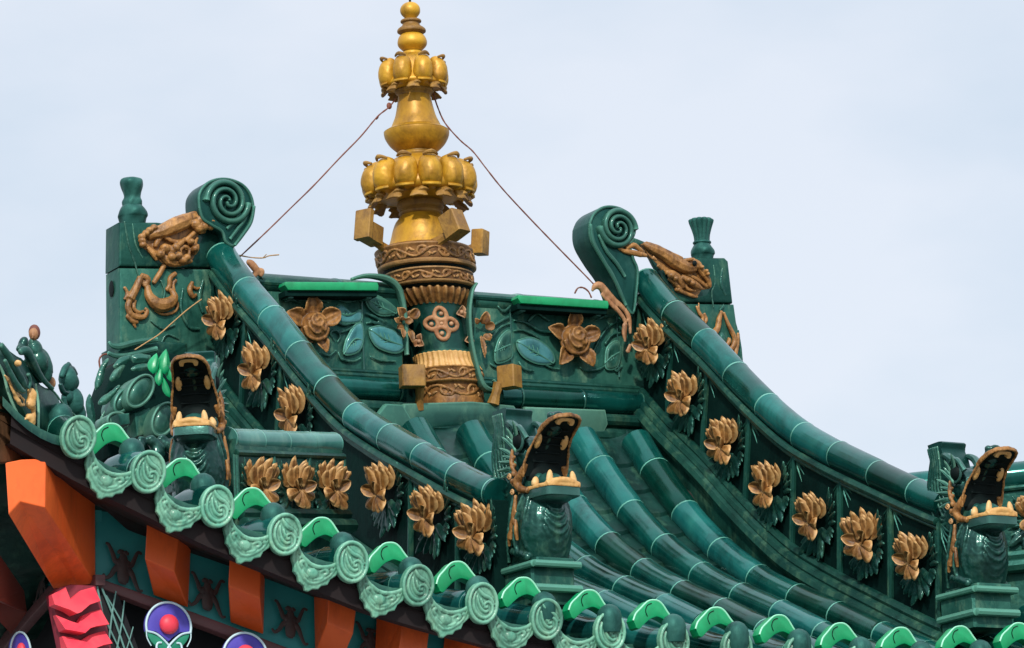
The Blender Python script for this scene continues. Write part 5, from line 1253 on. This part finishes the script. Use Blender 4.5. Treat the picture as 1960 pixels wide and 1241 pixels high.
person_fig('crested_bird_figure', 'small dark green crested bird figurine standing right of the seated figure', 'figurine', (140, 800),
    [('body', 'wall_knob', [(140, 768, 17, 24, 8), (147, 788, 14, 20, 15), (128, 760, 9, 10, 0)], [[(130, 752, 5), (142, 760, 6), (152, 785, 5), (160, 812, 3)], [(122, 760, 4), (128, 785, 5), (146, 812, 4)]]),
     ('head', 'wall_knob', [(130, 726, 15, 20, 0), (137, 731, 12, 15, 0)], [[(118, 722, 4), (124, 706, 5), (132, 697, 3)]]),
     ('crest', 'jade_dark', [(132, 702, 5, 8, 10)], [[(126, 710, 4), (138, 706, 5), (146, 718, 4)], [(116, 735, 4), (122, 750, 5), (134, 752, 4)]]),
     ('beak', 'jade_relief', [(146, 734, 4, 5, 0)], [[(134, 722, 2), (130, 730, 2), (129, 742, 1.6)]])], -.02, None)
# timber underside of the left eave
le = thing('left_eave_board', 'brown timber board under the far left eave, beside the upswept corner', 'eave board', at(20, 860, pl=(HA+hn*.0, hn)))
mb = MB(); slabh(mb, [(-60, 690), (0, 762), (28, 810), (76, 868), (60, 882), (0, 886), (-60, 890)], -.02, .06, n=0, bev=.004); mb.build('board', 'timber', le)
mb = MB(); strokeh(mb, [(-60, 640, 5), (0, 715, 5), (28, 790, 5), (76, 870, 5)], -.01); mb.build('edge', 'jade_dark', le)

# ------------------------------------------------------------------ under the eave
UE = thing('temple_eaves', 'dark underside of the eave with orange rafter ends above teal frieze panels', 'building', at(300, 1180, Y=-1.9))
# fascia and soffit following the eave curve
def zed(x): return S(x, yout(x))
mb = MB(); xs = [-2.50+i*.06 for i in range(78)]
def strip_(y0f, z0f, y1f, z1f):
    o = len(mb.v)
    for x in xs: mb.v += [V((x, y0f(x), z0f(x))), V((x, y1f(x), z1f(x)))]
    for i in range(len(xs)-1): mb.f.append([o+2*i, o+2*i+2, o+2*i+3, o+2*i+1]); mb.m.append(0)
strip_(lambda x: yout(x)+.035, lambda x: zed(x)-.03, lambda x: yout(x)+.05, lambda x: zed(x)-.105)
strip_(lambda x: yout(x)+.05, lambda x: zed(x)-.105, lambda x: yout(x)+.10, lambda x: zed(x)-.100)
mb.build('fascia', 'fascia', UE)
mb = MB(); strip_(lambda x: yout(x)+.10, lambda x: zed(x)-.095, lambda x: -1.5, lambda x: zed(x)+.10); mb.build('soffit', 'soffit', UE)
YF = -2.03                              # plane of the frieze and lower beam
def quad(pix, Y, th, m, nm, bev=.003, n=0, par=UE):
    mb = MB(); slabpoly(mb, pix, Y, th, n=n, bev=bev); return mb.build(nm, m, par, sharp=50)
quad([(182, 960), (290, 985), (520, 1085), (760, 1180), (960, 1230), (960, 1300), (560, 1252), (430, 1202), (182, 1112)], YF+.012, .02, 'frieze', 'frieze_board')
quad([(182, 1104), (290, 1142), (430, 1194), (566, 1246), (760, 1300), (755, 1325), (560, 1268), (425, 1213), (182, 1122)], YF-.03, .04, 'beam', 'beam')
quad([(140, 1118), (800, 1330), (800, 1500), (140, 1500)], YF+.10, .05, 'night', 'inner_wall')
# left side: the frieze and beam turning the corner
xk = at(180, 1100, Y=YF).x
def quadx(pix, X, th, m, nm, n=0, par=UE, bev=.003):
    P = [at(a, b, X=X) for a, b in (cat(list(pix)+[pix[0]], n)[:-1] if n else pix)]
    mb = MB(); mb.prism([(p.y, p.z) for p in P], (X+th, 0, 0), (0, 1, 0), (0, 0, 1), (-1, 0, 0), th, bev=bev); return mb.build(nm, m, par, sharp=50)
quadx([(182, 930), (182, 1110), (110, 1120), (55, 1180), (-10, 1230), (-10, 1000), (60, 930)], xk+.012, .02, 'frieze', 'frieze_board')
quadx([(182, 1100), (182, 1120), (100, 1136), (60, 1180), (0, 1250), (-20, 1235), (50, 1172), (92, 1122)], xk-.02, .03, 'beam', 'beam')
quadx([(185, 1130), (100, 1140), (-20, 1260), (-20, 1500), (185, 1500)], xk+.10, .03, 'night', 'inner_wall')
# rafters: near and far end pixels on two planes, joined
def rafter(nm, face, back, m='orange', Yf=-2.16, Yb=YF-.012, par=UE):
    f = [at(a, b, Y=Yf) for a, b in face]; k = [at(a, b, Y=Yb) for a, b in back]
    mb = MB(); mb.hexa([*k, *f]); o = mb.build(nm, m, par, smooth=False)
    bv = o.modifiers.new('b', 'BEVEL'); bv.width = .003; bv.segments = 2; return o
R1 = [((282, 985), (345, 1006), (334, 1095), (277, 1070)), ((440, 1055), (499, 1078), (498, 1146), (437, 1121)), ((630, 1130), (684, 1147), (676, 1214), (626, 1192)), ((774, 1176), (824, 1190), (816, 1258), (764, 1240)), ((912, 1216), (962, 1228), (955, 1300), (905, 1282))]
R2 = [((305, 1020), (366, 1036), (360, 1164), (294, 1140)), ((440, 1085), (507, 1110), (504, 1215), (441, 1192)), ((600, 1130), (660, 1150), (650, 1275), (603, 1252)), ((720, 1180), (775, 1200), (765, 1320), (715, 1300)), ((850, 1220), (900, 1240), (890, 1350), (840, 1330))]
for a, b in zip(R1, R2): rafter('rafter', a, b)
# corner beam
f = [(12, 886), (112, 878), (86, 973), (17, 985)]
cbm = MB(); Yc = -2.36
F5 = [at(a, b, Y=Yc) for a, b in ((10, 886), (40, 880), (88, 878), (86, 972), (38, 960), (16, 985))]
K5 = [at(a, b, Y=YF-.015) for a, b in ((120, 900), (150, 895), (182, 900), (183, 1118), (150, 1122), (102, 1128))]
o_ = len(cbm.v); cbm.v += F5+K5
cbm.f.append([0, 1, 2, 3, 4, 5]); cbm.m.append(0); cbm.f.append([11, 10, 9, 8, 7, 6]); cbm.m.append(0)
for i in range(6): cbm.f.append([i, (i+1) % 6, 6+(i+1) % 6, 6+i]); cbm.m.append(0)
cb_ = cbm.build('corner_beam', 'orange', UE, smooth=False); bv = cb_.modifiers.new('b', 'BEVEL'); bv.width = .003; bv.segments = 2
cb_['label'] = 'large orange corner beam'
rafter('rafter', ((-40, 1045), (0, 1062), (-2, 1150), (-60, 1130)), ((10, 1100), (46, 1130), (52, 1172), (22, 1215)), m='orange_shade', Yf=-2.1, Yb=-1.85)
# bat shaped motifs on the frieze
def bat(cx, cy, s, Y=None, X=None, sk=.28, sx=1.0):
    mb = MB(); T = lambda p: (cx+(p[0])*s*sx, cy+p[1]*s+p[0]*s*sk*sx, p[2]*s)
    for st in ([(0, -24, 5), (0, -12, 8), (0, 4, 10), (0, 22, 11), (0, 36, 9)], [(-6, -29, 6), (-5, -24, 6)], [(6, -29, 6), (5, -24, 6)], [(-4, -6, 7), (-16, -4, 5), (-22, -18, 4), (-30, -34, 3), (-36, -36, 2.4)], [(4, -6, 7), (16, -4, 5), (22, -16, 4), (30, -34, 3), (38, -34, 2.4)],
               [(-6, 4, 8), (-18, 14, 5), (-26, 28, 4), (-36, 36, 3), (-42, 30, 2.4)], [(6, 4, 8), (18, 14, 5), (24, 28, 4), (32, 44, 3), (40, 42, 2.4)], [(-12, -2, 8), (12, -2, 8)], [(-10, 6, 8), (10, 6, 8)], [(-6, 34, 5), (6, 34, 5)]):
        stroke(mb, [T(p) for p in st], Y=Y, X=X, lift=0, flat=.25)
    return mb.build('bat_motif', 'motif', UE, sharp=60)
bat(236, 1082, .92, Y=YF-.009); bat(397, 1135, .86, Y=YF-.009); bat(556, 1188, .84, Y=YF-.009); bat(710, 1228, .8, Y=YF-.009); bat(78, 1115, .80, X=xk-.009, sk=-.9, sx=.42)
# round painted emblems
def emblem(cx, cy, r, Y, sx=1.0):
    c = at(cx, cy, Y=Y); k = r*PX; root = UE
    A = lambda x, z, h=0: c+V((x*k*sx, -h, z*k))
    def pts(P): return [((x)*k*sx, z*k) for x, z in P]
    up = [(cos(t), sin(t)) for t in [radians(-12+204*i/28) for i in range(29)]]+[(-.55, -.22), (-.2, -.45), (0, -.62), (.2, -.45), (.55, -.22)]
    lo = [(cos(t), sin(t)) for t in [radians(192+156*i/22) for i in range(23)]]+[(.7, -.32), (.35, -.45), (0, -.75), (-.35, -.45), (-.7, -.32)]
    e_ = MB(); e_.prism(pts(up), c+V((0, .012, 0)), (1, 0, 0), (0, 0, 1), (0, -1, 0), .014, bev=.002); em = e_.build('emblem', 'purple', UE)
    e_ = MB(); e_.prism(pts(lo), c+V((0, .010, 0)), (1, 0, 0), (0, 0, 1), (0, -1, 0), .014, bev=.002); e_.build('emblem_base', 'green_paint', em)
    e_ = MB()
    def ln(P, q=.045): cc = cat(P, 4); e_.sweep([A(x, z, .006) for x, z in cc], q*k, seg=7, up=(0, -1, 0))
    ln([(cos(t), sin(t)) for t in [radians(-14+208*i/16) for i in range(17)]], .05)
    for sg in (-1, 1):
        ln([(sg*.97, -.22), (sg*.6, -.30), (sg*.3, -.50), (0, -.80), (sg*-.12, -1.0), (sg*-.38, -1.08), (sg*-.56, -.90), (sg*-.5, -.70), (sg*-.34, -.68)])
        ln([(sg*.99, -.22), (sg*.97, -.5), (sg*.8, -.82)], .025)
    e_.build('outline', 'outline', em)
    e_ = MB(); e_.ball(A(0, .08, .01), (.42*k*sx, 0, 0), (0, .02, 0), (0, 0, .42*k), nu=20); e_.build('pearl', 'pink', em)
emblem(321, 1200, 38, YF-.06); emblem(468, 1258, 38, YF-.06); emblem(38, 1252, 34, -1.9, .5)
# pink layered bracket end
br = MB()
fr = lambda x, y: (x/4.4175, 960+y/4.4175)
lay = [[(435, 790), (570, 720), (585, 835), (690, 750), (812, 715), (838, 845), (740, 880), (650, 950), (612, 965), (560, 930), (440, 880)],
       [(470, 960), (520, 985), (590, 1020), (645, 1040), (700, 965), (780, 930), (870, 905), (905, 1045), (800, 1062), (740, 1080), (680, 1128), (600, 1110), (520, 1095)],
       [(525, 1140), (600, 1150), (680, 1180), (760, 1130), (850, 1100), (905, 1090), (938, 1205), (860, 1220), (760, 1260), (700, 1300), (600, 1270), (540, 1250)],
       [(540, 1290), (700, 1340), (800, 1290), (938, 1250), (950, 1380), (560, 1400)]]
brk = thing('painted_bracket', 'pink and red layered bracket end below the orange corner beam', 'bracket', at(155, 1240, Y=-2.12))
mb = MB(); slabpoly(mb, [fr(*p) for p in [(435, 790), (500, 730), (600, 700), (812, 712), (905, 1045), (940, 1210), (960, 1400), (560, 1400), (470, 960)]], -2.10, .04, bev=.004); mb.build('core', 'pink_dark', brk)
for i, l in enumerate(lay):
    mb = MB(); P = [at(*fr(*p), Y=-2.14) for p in l]
    # each layer leans outward: lower edge stands proud
    zs = [p.z for p in P]; zt, zb_ = max(zs), min(zs)
    n = len(P); o = len(mb.v)
    for p in P: mb.v.append(V((p.x, -2.12, p.z)))
    for p in P: t = (zt-p.z)/(zt-zb_); mb.v.append(V((p.x, -2.125-.05*t, p.z)))
    mb.f.append(list(range(o+n, o+2*n))); mb.m.append(0)
    for k_ in range(n): mb.f.append([o+k_, o+(k_+1) % n, o+n+(k_+1) % n, o+n+k_]); mb.m.append(0)
    mb.build('layer', 'pink', brk, smooth=False)
# lattice beside it
lt = thing('lattice_screen', 'dim green diamond lattice right of the pink bracket', 'lattice', at(230, 1241, Y=YF-.04))
mb = MB()
for st in [[(186, 1122, 1.6), (196, 1180, 2.6), (205, 1241, 2.2)], [(195, 1126, 1.8), (215, 1175, 1.8), (238, 1241, 1.6)], [(203, 1140, 1.4), (232, 1190, 1.4), (258, 1250, 1.2)], [(222, 1132, 1.3), (214, 1180, 1.6), (206, 1250, 1.6)], [(238, 1150, 1.2), (232, 1200, 1.4), (222, 1250, 1.4)], [(255, 1200, 1.0), (248, 1225, 1.0), (240, 1250, 1.0)], [(206, 1195, 1.4), (220, 1225, 1.4), (232, 1250, 1.2)]]:
    stroke(mb, st, Y=YF-.04, lift=0)
mb.build('lattice_bars', 'lattice', lt)
mb = MB(); slabpoly(mb, [(186, 1120), (225, 1128), (270, 1250), (200, 1250)], YF-.025, .01); mb.build('backing', 'night', lt)
